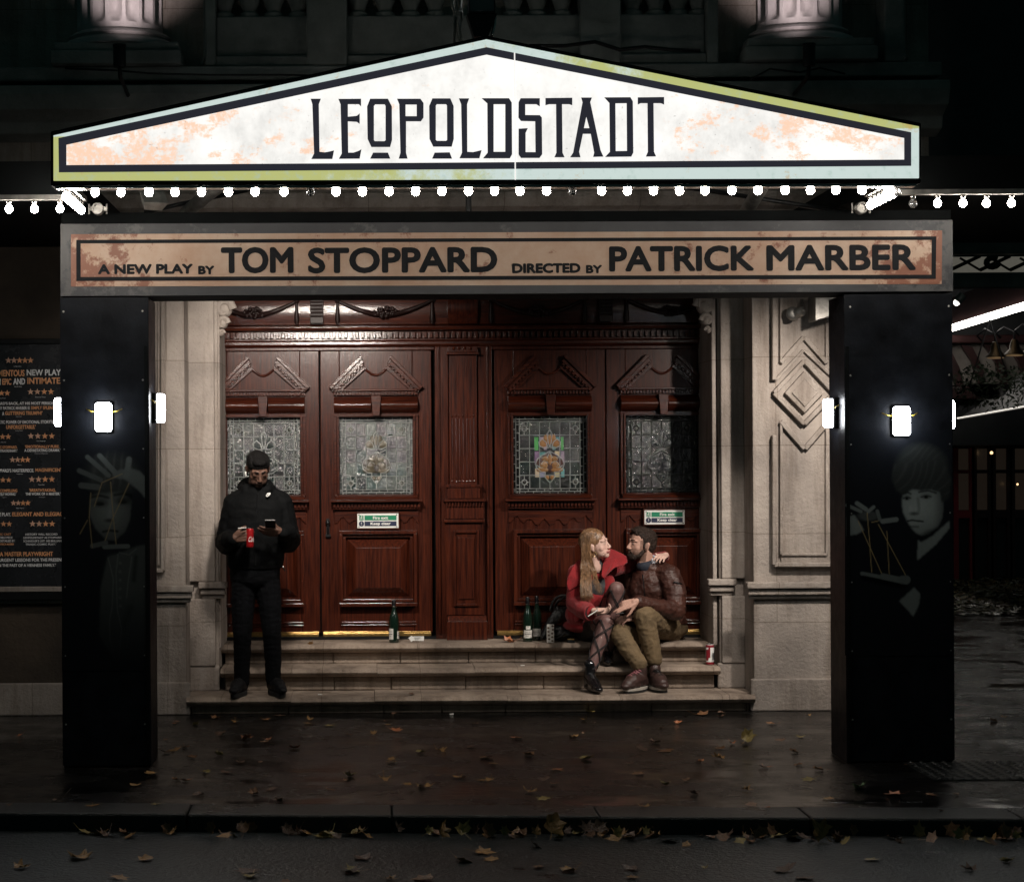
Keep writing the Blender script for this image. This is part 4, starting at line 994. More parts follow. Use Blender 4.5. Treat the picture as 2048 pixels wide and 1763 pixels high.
# ================================================================== scaffold, floodlights and lantern round the marquee
def pole(label, pts, r=.024, m_=None, clamp=None, grp='scaffold tubes under the sign'):
    t = thing('scaffold_tube', label, 'scaffold tube', pts[0], grp)
    MB().tube(pts, r, 12).build('tube', m_ or M['steel'], t, smooth=50)
    if clamp:
        c = Vector(clamp); k = MB()
        k.lathe([(.032,-.03),(.036,-.025),(.036,.025),(.032,.03),(.022,.03),(.022,-.03),(.032,-.03)], c, 14, Matrix.Rotation(R(90),3,'X'))
        for s in (-1,1): k.box(c.x+s*.035-.006, c.x+s*.035+.02, c.y-.02, c.y+.02, c.z-.012, c.z+.012); k.tube([(c.x+s*.05,c.y,c.z-.03),(c.x+s*.05,c.y,c.z+.03)], .006, 6)
        k.build('clamp', M['steel'], t, smooth=30)
    return t
pole('thick pale scaffold tube slanting behind the bulbs on the left', [W(372,426,-1.9), W(420,385,-2.4), W(470,345,-2.9)], .042)
pole('thick pale scaffold tube slanting behind the bulbs on the right', [W(1492,424,-1.9), W(1516,385,-2.4), W(1540,345,-2.9)], .042)
pole('thin dark brace tube crossing behind the bulbs left of centre', [W(290,424,-1.9), W(530,372,-2.2)], .014, M['iron'])
pole('thin dark brace tube crossing behind the bulbs right of centre', [W(1690,424,-1.9), W(1370,374,-2.2)], .014, M['iron'])
pole('upright dark strut behind the bulbs above the banner centre', [W(937,428,-2.0), W(937,385,-2.0)], .018, M['iron'])
pole('scaffold tube end with a bolted clamp over the left banner corner', [W(196,418,-2.55), W(196,418,-1.2)], .022, None, W(196,418,-2.52))
pole('scaffold tube end with a bolted clamp over the right banner corner', [W(1722,416,-2.55), W(1722,416,-1.2)], .022, None, W(1722,416,-2.52))
def flood(label, p, target, power, spot=120, col=(1,.90,.80), body=True, size=(.17,.12), blend=.6, soft=.05):
    p = Vector(p); t = thing('floodlight', label, 'floodlight', p, 'floodlights under the sign')
    d = (Vector(target)-p).normalized(); Q = d.to_track_quat('-Z','Y').to_matrix()
    m = MB(); hw, hh = size[0]/2, size[1]/2
    vs = [(-hw,-hh,0),(hw,-hh,0),(hw,hh,0),(-hw,hh,0),(-hw*.7,-hh*.7,.07),(hw*.7,-hh*.7,.07),(hw*.7,hh*.7,.07),(-hw*.7,hh*.7,.07)]
    m.add([p+Q@Vector(v) for v in vs], [(0,1,5,4),(1,2,6,5),(2,3,7,6),(3,0,4,7),(4,5,6,7),(0,3,2,1)]); m.build('housing', M['iron'] if power else M['steel'], t, bevel=.004)
    if power:
        g = MB(); g.add([p+Q@Vector((x*.9,y*.9,-.004)) for x,y,_ in vs[:4]], [(3,2,1,0)]); g.build('lamp_glass', M['flood_glass'], t)
        l = bpy.data.lights.new('flood_beam','SPOT'); l.energy = power; l.spot_size = R(spot); l.spot_blend = blend; l.shadow_soft_size = soft; l.color = col
        o = bpy.data.objects.new('flood_beam', l); C.objects.link(o); o.parent = t; o.location = d*.03; o.rotation_euler = d.to_track_quat('-Z','Y').to_euler()
    else:
        k = MB()
        for i in range(5): k.add([p+Q@Vector((x,y,.072)) for x,y in ((-hw*.6+hw*.3*i-.003,-hh*.65),(-hw*.6+hw*.3*i+.003,-hh*.65),(-hw*.6+hw*.3*i+.003,hh*.65),(-hw*.6+hw*.3*i-.003,hh*.65))], [(0,1,2,3)])
        k.build('fins', M['iron'], t)
    return t
M['flood_glass'] = mat('flood_glass', (.8,.8,.8), .2, emit=(1,.92,.82), estr=14)
flood('square unlit floodlight hanging behind the left bulbs', W(308,392,-2.5), W(330,300,-2.7), 0, size=(.15,.13))
yL = -1.86
flood('warm floodlight behind the right end of the banner washing the right stone wall', (3.25,yL,3.0), (2.45,.1,.9), 300, 88, blend=.7)
flood('small warm floodlight behind the banner above the seated couple', (2.55,yL,3.08), (1.90,.45,.75), 210, 40, blend=.9, soft=.12)
flood('warm floodlight behind the middle of the banner aimed at the second door', (-.35,yL,3.09), (-.40,1,1.75), 390, 70, blend=.9, soft=.14)
flood('warm floodlight behind the left end of the banner lighting the left stone wall', (-1.15,yL,3.05), (-1.0,.6,1.3), 52, 95, soft=.12)
# speaker box hanging under the right end of the canopy
sp_ = thing('wall_speaker', 'grey box speaker high on the carved stone wall', 'speaker', W(1632,600,-.2))
MB().prism([PW(1611,598),PW(1664,592),PW(1664,632),PW(1611,648)], -.30, -.09).build('cabinet', M['steel'], sp_, bevel=.006)
MB().tube([W(1590,626,-.12), W(1606,622,-.16)], .035, 12).ell(W(1586,627,-.12), (.05,.03,.05), 12, 8).tube([W(1604,600,-.002), W(1606,622,-.16)], .012, 8).build('bracket', M['steel'], sp_, smooth=40)
# column uplights
def uplight(px, py, label, tx):
    p = W(px, py, -.75); t = thing('uplight', label, 'spotlight', p, 'uplights at the column bases')
    m = MB(); m.lathe([(.038,-.10),(.042,-.09),(.042,.035),(.045,.036),(.045,.05),(.040,.05),(.038,.02),(.02,.02)], p, 18); m.build('barrel', M['iron'], t, smooth=40)
    m = MB(); m.tube([p+Vector((0,0,-.1)), p+Vector((0,.03,-.16)), p+Vector((0,.46,-.20))], .014, 8); m.build('bracket', M['iron'], t, smooth=True)
    l = bpy.data.lights.new('uplight_beam','SPOT'); l.energy = 34; l.spot_size = R(66); l.spot_blend = 1.0; l.shadow_soft_size = .03; l.color = (1,.86,.86)
    o = bpy.data.objects.new('uplight_beam', l); C.objects.link(o); o.parent = t; o.location = (0,0,.06)
    d = Vector((tx*.02,.55,.60)); o.rotation_euler = d.to_track_quat('-Z','Y').to_euler()
uplight(239, 105, 'small black uplight at the foot of the left fluted column', 1)
uplight(1618, 103, 'small black uplight at the foot of the right fluted column', -1)
# lantern on a post above the sign apex
ln_ = thing('street_lantern', 'glass street lantern hung on a rough post above the sign apex', 'lantern', W(950,80,-2.9))
YQ = -2.9
def PQ(px, py, Y=YQ): return W(px, py, Y)
m = MB(); rg = random.Random(2)
for k in range(5): m.tube([PQ(908+k*3.4+rg.uniform(-2,2), 86-12*i, YQ+rg.uniform(-.02,.02)) + Vector((rg.uniform(-.006,.006),0,0)) for i in range(12)], .009, 6)
m.build('post', M['post'] if 'post' in M else mat('post', (.22,.22,.20), .6, bump=.6, bscale=30, metal=.3), ln_, smooth=True)
m = MB(); a, b = PQ(936,27), PQ(989,-70); m.box(a.x, b.x, YQ-.06, YQ+.06, a.z-.012, a.z)
for x in (a.x, b.x-.008):
    for y in (YQ-.06, YQ+.052): m.box(x, x+.008, y, y+.008, a.z, b.z)
m.prism([(a.x-.01,a.z-.013),(b.x+.01,a.z-.013),(b.x-.04,a.z-.14),(a.x+.03,a.z-.14)], YQ-.05, YQ+.05); m.build('frame', M['iron'], ln_, bevel=.002)
m = MB(); c_ = PQ(960,17); m.tube([c_, c_+Vector((0,0,.16))], .007, 8); m.build('lamp_tube', mat('lamp_tube', (.8,.8,.8), .3, emit=(.93,.97,1), estr=9), ln_)
m = MB(); m.box(a.x+.009, b.x-.009, YQ-.056, YQ-.053, a.z+.001, b.z); m.build('pane', mat('lantern_glass', (.10,.12,.13), .1, spec=.7), ln_)
m = MB(); m.tube([PQ(990,30), PQ(989,50), PQ(985,66), PQ(981,80)], .010, 6); m.build('wet_cable', M['chrome'], ln_, smooth=True)
# loose cables along the cornice and over the roof of the sign
def cable(label, pts, r=.009):
    t = MB().tube(pts, r, 6).build('loose_cable', M['iron'], None, smooth=True); tag(t, label, 'cable', 'loose cables along the cornice'); return t
cable('thin cable running along the cornice below the left column', [W(130,137,-.33),W(230,141,-.33),W(300,147,-.34),W(420,150,-.33),W(560,150,-.34),W(640,152,-.32)], .007)
cable('thick cable looped over the ledge right of the sign apex', [W(1060,92,-.35),W(1130,92,-.36),W(1190,84,-.36),W(1240,100,-.36),W(1290,94,-.36),W(1340,100,-.36),W(1400,102,-.36)], .014)
cable('tangled thin cable below the right column', [W(1500,160,-.33),W(1540,138,-.35),W(1600,145,-.35),W(1640,136,-.34),W(1690,148,-.34)], .007)

# ================================================================== side street on the right
M['pub'] = mat('pub', (.035,.012,.012), .4, var=.4, vscale=3)
M['pub_dark'] = mat('pub_dark', (.022,.022,.024), .5, var=.4, vscale=2)
M['plaster'] = mat('plaster', (.17,.15,.135), .8, var=.35, vscale=2.5)
M['warm'] = mat('warm', (.5,.3,.1), .5, emit=(1,.62,.3), estr=2.2)
M['old_brass'] = mat('old_brass', (.022,.015,.008), .5, metal=1, var=.4, vscale=9)
M['warm_dim'] = mat('warm_dim', (.3,.2,.1), .4, emit=(1,.62,.3), estr=.10)
M['window_glow'] = mat('window_glow', (.05,.04,.04), .2, var=.8, vscale=1.3, emit=(.8,.55,.38), estr=.010)
M['red'] = mat('red', (.30,.02,.03), .5, var=.2)
M['led'] = mat('led', (.8,.8,.8), .4, emit=(1,.93,.82), estr=.9)
YG = 14.0
PUB = thing('pub_building', 'dark pub front across the side street with small lit windows', 'building', W(1980,1170,YG))
def G(px, py, Y=YG): return W(px, py, Y)
def GX(px, Y=YG): return G(px,900,Y).x
def GZ(py, Y=YG): return G(1980,py,Y).z
m = MB(); m.box(-14, 34, YG, YG+4, 0, 16); m.build('wall', M['pub_dark'], PUB)
m = MB(); m.box(GX(1830), GX(2300), YG-.12, YG-.002, GZ(770), GZ(690)); m.build('panel', M['plaster'], PUB)
m = MB()
for i in range(6): x = GX(1905+i*46); m.prism([(x,GZ(772)),(x+.10,GZ(772)),(x+.04,GZ(735)),(x-.10,GZ(695)),(x-.26,GZ(690)),(x-.10,GZ(725))], YG-.22, YG-.125)
m.build('curtain_swag', M['pub'], PUB)
m = MB(); m.box(GX(1830), GX(2300), YG-.5, YG-.002, GZ(800), GZ(775)); m.box(GX(1830), GX(2300), YG-.3, YG-.002, GZ(688), GZ(672)); m.build('sill', M['pub'], PUB, bevel=.02)
m = MB(); m.box(GX(1830), GX(2300), YG-.6, YG-.002, GZ(890), GZ(812)); m.build('fascia', M['pub_dark'], PUB)
for i, px in enumerate((1925,1962,2000,2038)):
    f = MB(); a, b = GX(px-16), GX(px+16)
    for x in (a, b): f.box(x-.035, x+.035, YG-.06, YG-.002, GZ(1160), GZ(895))
    f.box(a+.036, b-.036, YG-.06, YG-.002, GZ(1035), GZ(1020)); f.box(a+.036, b-.036, YG-.06, YG-.002, GZ(945), GZ(940))
    o = f.build('window', M['pub'] if i else M['red'], PUB); g = MB(); g.box(a+.036, b-.036, YG-.02, YG-.005, GZ(1019), GZ(946)); g.box(a+.036, b-.036, YG-.02, YG-.005, GZ(939), GZ(897)); g.build('pane', M['window_glow'], o)
for px, py, s_ in ((1983,905,.022),(2035,968,.015)):
    o = MB().ell(G(px,py,YG-.35), s_, 10, 7).build('lamp_globe', M['warm'], PUB, smooth=True)
def lantern_(px, py, label):
    p = G(px, py, 11.5); t = thing('wall_lantern', label, 'lantern', p, 'brass lanterns outside the pub')
    MB().lathe([(.02,.20),(.04,.19),(.06,.13),(.07,.07),(.12,.02),(.13,0)], p, 12).build('shade', M['old_brass'], t, smooth=40)
    MB().tube([p+Vector((0,0,.20)), p+Vector((0,.02,.30)), p+Vector((-.12,.05,.36)), p+Vector((-.2,.1,.28)), p+Vector((-.14,.12,.22))], .016, 6).build('bracket', M['iron'], t, smooth=True)
    MB().ell(p+Vector((0,0,-.01)), (.11,.11,.012), 12, 6).build('lamp_glass', M['warm_dim'], t, smooth=True)
lantern_(1991, 714, 'brass pub lantern nearest the black pillar'); lantern_(2029, 709, 'brass pub lantern beside the one nearest the pillar'); lantern_(2066, 704, 'brass pub lantern at the far right of the side street')
# festooned awning edge coming towards the viewer
def awn(pxy, D): return W(pxy[0], pxy[1], D-14)
A0, A1 = awn((1890,660),27.7), awn((2110,593),22.7)
fs_ = thing('bulb_awning', 'awning edge lined with a dense row of white bulbs in the side street', 'awning', A1)
d = (A1-A0); 
m = MB(); m.add([A0+Vector((0,0,.06)),A1+Vector((0,0,.06)),A1+Vector((0,0,.42)),A0+Vector((0,0,.42)),A0+Vector((3,.5,1.3)),A1+Vector((3,.5,1.3))], [(0,1,2,3),(3,2,5,4)]); m.build('canvas', M['pub'], fs_)
for i in range(44): 
    o = bpy.data.objects.new('light_bulb', far_bulb if i else MB().ell((0,0,0), .048, 10, 7).mesh('light_bulb')); 
    if i == 0: far_bulb = o.data; far_bulb.materials.append(mat('far_bulb', (.8,.8,.8), .3, emit=(1,.95,.86), estr=11))
    C.objects.link(o); o.parent = fs_; o.location = A0+d*(i+.5)/44-fs_.location
L0, L1 = awn((1915,836),26.5), awn((2100,803),22.5)
tag(MB().tube([L0,L1], .010, 6).build('light_strip', M['led'], None), 'thin pale light strip along an awning in the side street', 'light strip')
aw2 = thing('plain_awning', 'black unlit awning above the thin light strip', 'awning', L1)
MB().add([L0+Vector((0,0,-.02)),L1+Vector((0,0,-.02)),L1+Vector((1.2,.2,.8)),L0+Vector((1.2,.2,.8))], [(0,1,2,3)]).build('canvas', M['pub_dark'], aw2)
# glazed iron canopy overhead
YI = 5.0
cg = thing('iron_canopy', 'old iron and glass canopy high over the side street', 'canopy', W(1980,560,YI))
m = MB()
def beam(y0, y1, yy=YI, d_=.12): a = W(1880,y0,yy); b = W(2200,y1,yy); m.box(a.x, b.x, yy, yy+d_, b.z, a.z)
beam(476,506); beam(545,574); beam(452,459); m.build('girder', M['steel_dark'] if 'steel_dark' in M else mat('steel_dark', (.10,.10,.09), .55, var=.5, vscale=4), cg, bevel=.01)
m = MB(); a = W(1880,514,YI+.4); b = W(2200,546,YI+.4); m.box(a.x,b.x,YI+.4,YI+.43,b.z,a.z); a = W(1935,455,YI+.4); b = W(2200,477,YI+.4); m.box(a.x,b.x,YI+.4,YI+.43,b.z,a.z); m.build('glazing', mat('glazing', (.40,.38,.33), .5, var=.5, vscale=3, emit=(.8,.75,.62), estr=.10), cg)  # panels glow faintly by themselves in place of lamplight falling on them
m = MB()
for k in range(5): a = W(1900+k*60,540,YI+.3); b = W(1960+k*60,512,YI+.3); m.tube([a,b],.02,6); m.tube([W(1960+k*60,540,YI+.3), W(1920+k*60,516,YI+.3)],.012,6)
m.tube([W(1985+12*math.cos(t*.5),525+9*math.sin(t*.5),YI-.05) for t in range(12)], .03, 6)
for k in range(24): m.tube([W(1938+k*5,458,YI+.35), W(1938+k*5,474,YI+.35)], .012, 5)
m.build('tracery', M['iron'], cg, smooth=True)
p = W(1914,604,2); s_ = thing('spotlight', 'small pale cylindrical spotlight beside the right pillar top', 'spotlight', p)
q_ = W(1926,590,2)
MB().tube([q_, p], .035, 12).build('barrel', M['steel'], s_, smooth=40); MB().ell(p+(p-q_).normalized()*.005, .026, 10, 7).build('lens', mat('spot_lens',(.8,.8,.8),.3,emit=(1,.95,.88),estr=3), s_, smooth=True)
# hanging basket
hb = thing('hanging_basket', 'hanging flower basket with trailing dark leaves outside the pub', 'basket', G(1980,770,10))
c_ = G(1980,772,10); MB().lathe([(.02,-.16),(.16,-.12),(.25,0),(.26,.02)], c_, 14).build('basket', M['iron'], hb, smooth=40)
MB().tube([c_+Vector((.24,0,.02)), c_+Vector((0,0,.8))], .01, 5).tube([c_+Vector((-.24,0,.02)), c_+Vector((0,0,.8))], .01, 5).build('chain', M['iron'], hb)
m = MB(); rg = random.Random(4)
for i in range(700):
    a, e, q_ = rg.uniform(0,6.28), rg.uniform(-.6,1), rg.random()**.4
    c2 = c_+Vector((math.cos(a)*q_*.42, math.sin(a)*q_*.4, .05+e*.27*(1-.4*q_)-(.25*q_ if rg.random()<.4 else 0)))
    u = Vector((rg.gauss(0,1),rg.gauss(0,1),rg.gauss(0,1))).normalized(); v = u.orthogonal().normalized(); l = rg.uniform(.02,.045)
    m.add([c2-u*l, c2+v*l*.5, c2+u*l, c2-v*l*.5], [(0,1,2,3)])
m.build('foliage', mat('foliage', (.014,.022,.010), .7, spec=.12, var=.6, vscale=6), hb)
# tactile paving by the right pillar
tp = MB(); xa, xb, ya, yb = 3.08, 4.5, -3.05, -2.42
tp.box(xa, xb, ya, yb, .001, .006)
for i in range(22):
    for j in range(10): tp.ell((xa+.04+i*.064, ya+.03+j*.064, .0065), (.018,.018,.010), 8, 6)
struct(tp.build('tactile_paving', M['kerb'], smooth=40))
# ================================================================== people
from mathutils import noise as mnoise
def J(px, py, Y): return W(px, py, Y)
class Blob(MB):
    """collects overlapping rounded volumes that are then fused into one continuous surface"""
    def cap(s, pts, r, n=12):
        pts = [Vector(p) for p in pts]; rs = r if isinstance(r,(list,tuple)) else [r]*len(pts)
        # round cones between joints
        for (a, ra), (b, rb) in zip(list(zip(pts, rs))[:-1], list(zip(pts, rs))[1:]):
            s.tube([a, a.lerp(b,.5), b], [ra, (ra+rb)/2, rb], n)
        for p, q in zip(pts, rs): s.ell(p, q, n, 8)
        return s
    def loft(s, secs, n=28, sub=5):
        """smooth stack of elliptical sections (centre, rx, ry)"""
        S = [(Vector(c), a, b) for c, a, b in secs]; P = [S[0]]+S+[S[-1]]; rings = []
        def cr(a0,a1,a2,a3,t): return .5*((2*a1)+(a2-a0)*t+(2*a0-5*a1+4*a2-a3)*t*t+(3*a1-a0-3*a2+a3)*t**3)
        for k in range(1, len(P)-2):
            for q in range(sub): rings.append(tuple(cr(*[P[k+j][i] for j in (-1,0,1,2)], q/sub) for i in range(3)))
        rings.append(S[-1]); vs = []
        for c, a, b in rings:
            for k in range(n): t = 2*math.pi*k/n; vs.append(c+Vector((math.cos(t)*a, math.sin(t)*b, 0)))
        m = len(rings); fs = [tuple(range(n-1,-1,-1)), tuple((m-1)*n+k for k in range(n))]
        if rings[0][0].z > rings[-1][0].z: vs = [v for r_ in range(m-1,-1,-1) for v in vs[r_*n:(r_+1)*n]]
        for i in range(m-1):
            for k in range(n): fs.append((i*n+k, i*n+(k+1)%n, (i+1)*n+(k+1)%n, (i+1)*n+k))
        return s.add(vs, fs)
    def fuse(s, name, m_, parent=None, vox=.006, smooth=4, wr=0, wscale=(14,14,14), colour=None, label=None, factor=.5):
        me = s.mesh('tmp'); o = bpy.data.objects.new('tmp', me); C.objects.link(o)
        r = o.modifiers.new('r','REMESH'); r.mode = 'VOXEL'; r.voxel_size = vox
        if smooth: q = o.modifiers.new('s','SMOOTH'); q.iterations = smooth; q.factor = factor
        out = evalmesh(o); bpy.data.objects.remove(o); bpy.data.meshes.remove(me); out.name = name
        n = len(out.vertices)
        if wr:
            co = np.empty(n*3); out.vertices.foreach_get('co', co); co = co.reshape(-1,3)
            nr = np.empty(n*3); out.vertices.foreach_get('normal', nr); nr = nr.reshape(-1,3)
            d = np.empty(n)
            for i in range(n):
                p = Vector((co[i][0]*wscale[0], co[i][1]*wscale[1], co[i][2]*wscale[2]))
                w_ = mnoise.noise(p+Vector((mnoise.noise(p*.5)*1.5,0,0))); d[i] = (1-abs(w_)*2.2)*.6 + .4*mnoise.noise(p*2.3)
            co += nr*d[:,None]*wr; out.vertices.foreach_set('co', co.ravel()); out.update()
        if colour:
            at = out.color_attributes.new('Col','FLOAT_COLOR','POINT'); buf = np.ones((n,4), np.float32)
            for i, v in enumerate(out.vertices): buf[i,:3] = colour(v.co)
            at.data.foreach_set('color', buf.ravel())
        return link(name, out, m_, parent, smooth=True, label=label)
class Frame:
    def __init__(s, c, fwd, up):
        s.c = Vector(c); s.u = Vector(up).normalized(); f = Vector(fwd); f = (f-s.u*f.dot(s.u)).normalized(); s.f = f; s.l = s.u.cross(f)
        s.M = Matrix((( s.l.x,-s.f.x,s.u.x),(s.l.y,-s.f.y,s.u.y),(s.l.z,-s.f.z,s.u.z)))
    def __call__(s, x, y, z): return s.c + s.M @ Vector((x,y,z))
    def inv(s, p): return s.M.transposed() @ (Vector(p)-s.c)
def head(b, F_, k=1.0, jaw=1.0, nose=1.0):
    """skull, jaw, brow, nose, lips, ears around a frame whose origin is at eye height"""
    def e(c, r): b.ell(F_(*[q*k for q in c]), tuple(q*k for q in r), 16, 12, F_.M)
    def c(pts, rs): b.cap([F_(*[q*k for q in p]) for p in pts], [q*k for q in rs], 10)
    e((0,.020,.030),(.075,.098,.086)); e((0,-.018,-.012),(.065,.068,.088)); e((0,-.028,-.064),(.053*jaw,.056,.048)); e((0,-.058,-.092),(.028*jaw,.026,.024))
    for s in (-1,1):
        e((s*.038,-.043,-.032),(.026,.024,.030)); e((s*.033*jaw,-.034,-.066),(.028,.038,.036))
        c([(s*.012,-.078,.020),(s*.030,-.077,.024),(s*.050,-.062,.019)],[.009,.009,.008])
        e((s*.031,-.070,-.001),(.015,.0105,.0095)); e((s*.012*nose,-.092,-.042),(.0088,.010,.0080))
        e((s*.077,.014,-.012),(.009,.019,.030)); e((s*.081,.022,.002),(.007,.016,.016)); c([(s*.073,.008,-.040),(s*.076,.012,-.034)],[.007,.007])
    c([(0,-.079,.012),(0,-.088,-.012),(0,-.1005,-.035)],[.0085,.0095,.0118*nose])
    c([(-.023,-.082,-.0665),(-.008,-.0915,-.0635),(.008,-.0915,-.0635),(.023,-.082,-.0665)],[.004,.0058,.0058,.004])
    c([(-.020,-.081,-.074),(0,-.089,-.0765),(.020,-.081,-.074)],[.004,.0068,.004])
    c([(0,.030,-.05),(0,.042,-.12),(0,.050,-.175)],[.052*jaw,.050*jaw,.055*jaw])
def hand(b, wrist, d, n, t, curl, k=1.0, spread=.05, thumb=(.55,.35), lens=(.068,.076,.071,.056)):
    """palm, four fingers, thumb. d: finger direction, n: palm facing, t: thumb side; curl per finger (radians per joint)"""
    d = Vector(d).normalized(); n = Vector(n); n = (n-d*n.dot(d)).normalized(); t = Vector(t); t = (t-d*t.dot(d)-n*t.dot(n)).normalized(); w = Vector(wrist)
    P = lambda a, q, c_: w + d*a*k + t*q*k + n*c_*k
    b.cap([P(-.010,0,0), P(.012,0,0)], [.024*k,.024*k])
    kn = [(.088,.030),(.092,.010),(.088,-.010),(.080,-.029)]
    tips = []
    for i, (a, q) in enumerate(kn):
        b.cap([P(.008,q*.55,0), P(.05,q*.9,-.002), P(a,q,-.002)], [.016*k,.0125*k,.0105*k], 8)
        p = P(a,q,-.002); ang = 0; dr = d; pts = [p]; L_ = lens[i]*k; dev = t*(spread*(1.5-i)/1.5)
        for seg, fr in enumerate((.45,.31,.24)):
            ang += curl[i] if not isinstance(curl[i], (tuple,list)) else curl[i][seg]
            v = (d*math.cos(ang)+n*math.sin(ang)+dev).normalized(); p = p+v*L_*fr; pts.append(p)
        b.cap(pts, [.0100*k,.0090*k,.0082*k,.0070*k], 8); tips.append(p)
    b.cap([P(.012,.018,.008), P(.040,.040,.014)], [.016*k,.012*k], 8)
    v1 = (d*.75+t*thumb[0]+n*thumb[1]).normalized(); p0 = P(.040,.040,.014); p1 = p0+v1*.034*k; v2 = (d*.9+t*thumb[0]*.3+n*thumb[1]*1.2).normalized(); p2 = p1+v2*.028*k
    b.cap([p0,p1,p2], [.0115*k,.0098*k,.0080*k], 8)
    return tips, p2
def eyes(F_, parent, k=1.0, gaze=(0,0), white=(.30,.27,.25)):
    for s in (-1,1):
        m = MB(); c = F_(s*.031*k, -.0738*k, -.0015*k); m.cur = white; m.ell(c, .0078*k, 12, 8)
        m.cur = (.03,.02,.015); m.ell(c+F_.f*.0052*k+F_.l*gaze[0]*.003+F_.u*gaze[1]*.003, .0040*k, 10, 6); m.build('eye', M['eye'], parent, smooth=True)
def brows(F_, parent, m_, k=1.0, th=.0045):
    m = Blob()
    for s in (-1,1): m.cap([F_(s*.013*k,-.0850*k,.022*k), F_(s*.030*k,-.0830*k,.028*k), F_(s*.048*k,-.068*k,.023*k)], [th,th*1.1,th*.5], 8)
    m.build('eyebrow', m_, parent, smooth=True)
M['skin'] = mat('skin', (1,1,1), .58, spec=.3, attr=True, var=.06, vscale=60, bump=.06, bscale=160)
M['eye'] = mat('eye', (1,1,1), .12, attr=True)
M['hair_black'] = mat('hair_black', (.004,.0035,.0035), .75, spec=.15, bump=.5, bscale=110, var=.3)
M['hair_brown'] = mat('hair_brown', (.024,.014,.010), .6, spec=.3, var=.5, vscale=30, bump=.8, bscale=70)
M['hair_blond'] = mat('hair_blond', (.33,.185,.095), .36, vscale=22, stretch=(2.5,2.5,.25), col2=(.075,.040,.020), spec=.6, bump=.3, bscale=120, bstretch=(1,1,.1))
M['jacket_black'] = mat('jacket_black', (.0026,.003,.0034), .8, spec=.12, var=.3, vscale=8, bump=.25, bscale=45)
M['trouser_black'] = mat('trouser_black', (.0032,.0036,.0048), .85, spec=.12, var=.3, vscale=10, bump=.3, bscale=200)
M['shoe_black'] = mat('shoe_black', (.005,.005,.006), .6, spec=.3, bump=.3, bscale=60)
M['patent'] = mat('patent', (.006,.006,.007), .10, coat=.6, bump=.15, bscale=30)
M['red_wool'] = mat('red_wool', (.25,.006,.010), .85, var=.22, vscale=14, bump=.45, bscale=160, sheen=.15)
M['lining'] = mat('lining', (.012,.008,.009), .6)
M['leather'] = mat('leather', (.070,.026,.018), .47, vscale=9, col2=(.032,.012,.009), bump=.5, bscale=26, spec=.4, rvar=.08)
M['olive'] = mat('olive', (.155,.105,.052), .85, vscale=12, col2=(.105,.072,.037), bump=.3, bscale=120)
M['tights'] = mat('tights', (.155,.085,.078), .5, var=.18, vscale=18, bump=.1, bscale=300)
M['tights_line'] = mat('tights_line', (.010,.008,.009), .7)
M['shoe_brown'] = mat('shoe_brown', (.042,.022,.019), .45, var=.35, vscale=25, bump=.3, bscale=50)
M['sole'] = mat('sole', (.36,.33,.29), .7, var=.2, vscale=30)
M['tread'] = mat('tread', (.012,.012,.012), .8, bump=.5, bscale=60)
M['knit'] = mat('knit', (.055,.06,.065), .85, var=.4, vscale=40, bump=.5, bscale=120)
M['navy_cloth'] = mat('navy_cloth', (.012,.016,.028), .8)
M['shirt'] = mat('shirt', (.60,.63,.70), .8, var=.08)
M['gold'] = mat('gold', (.75,.55,.25), .25, metal=1)

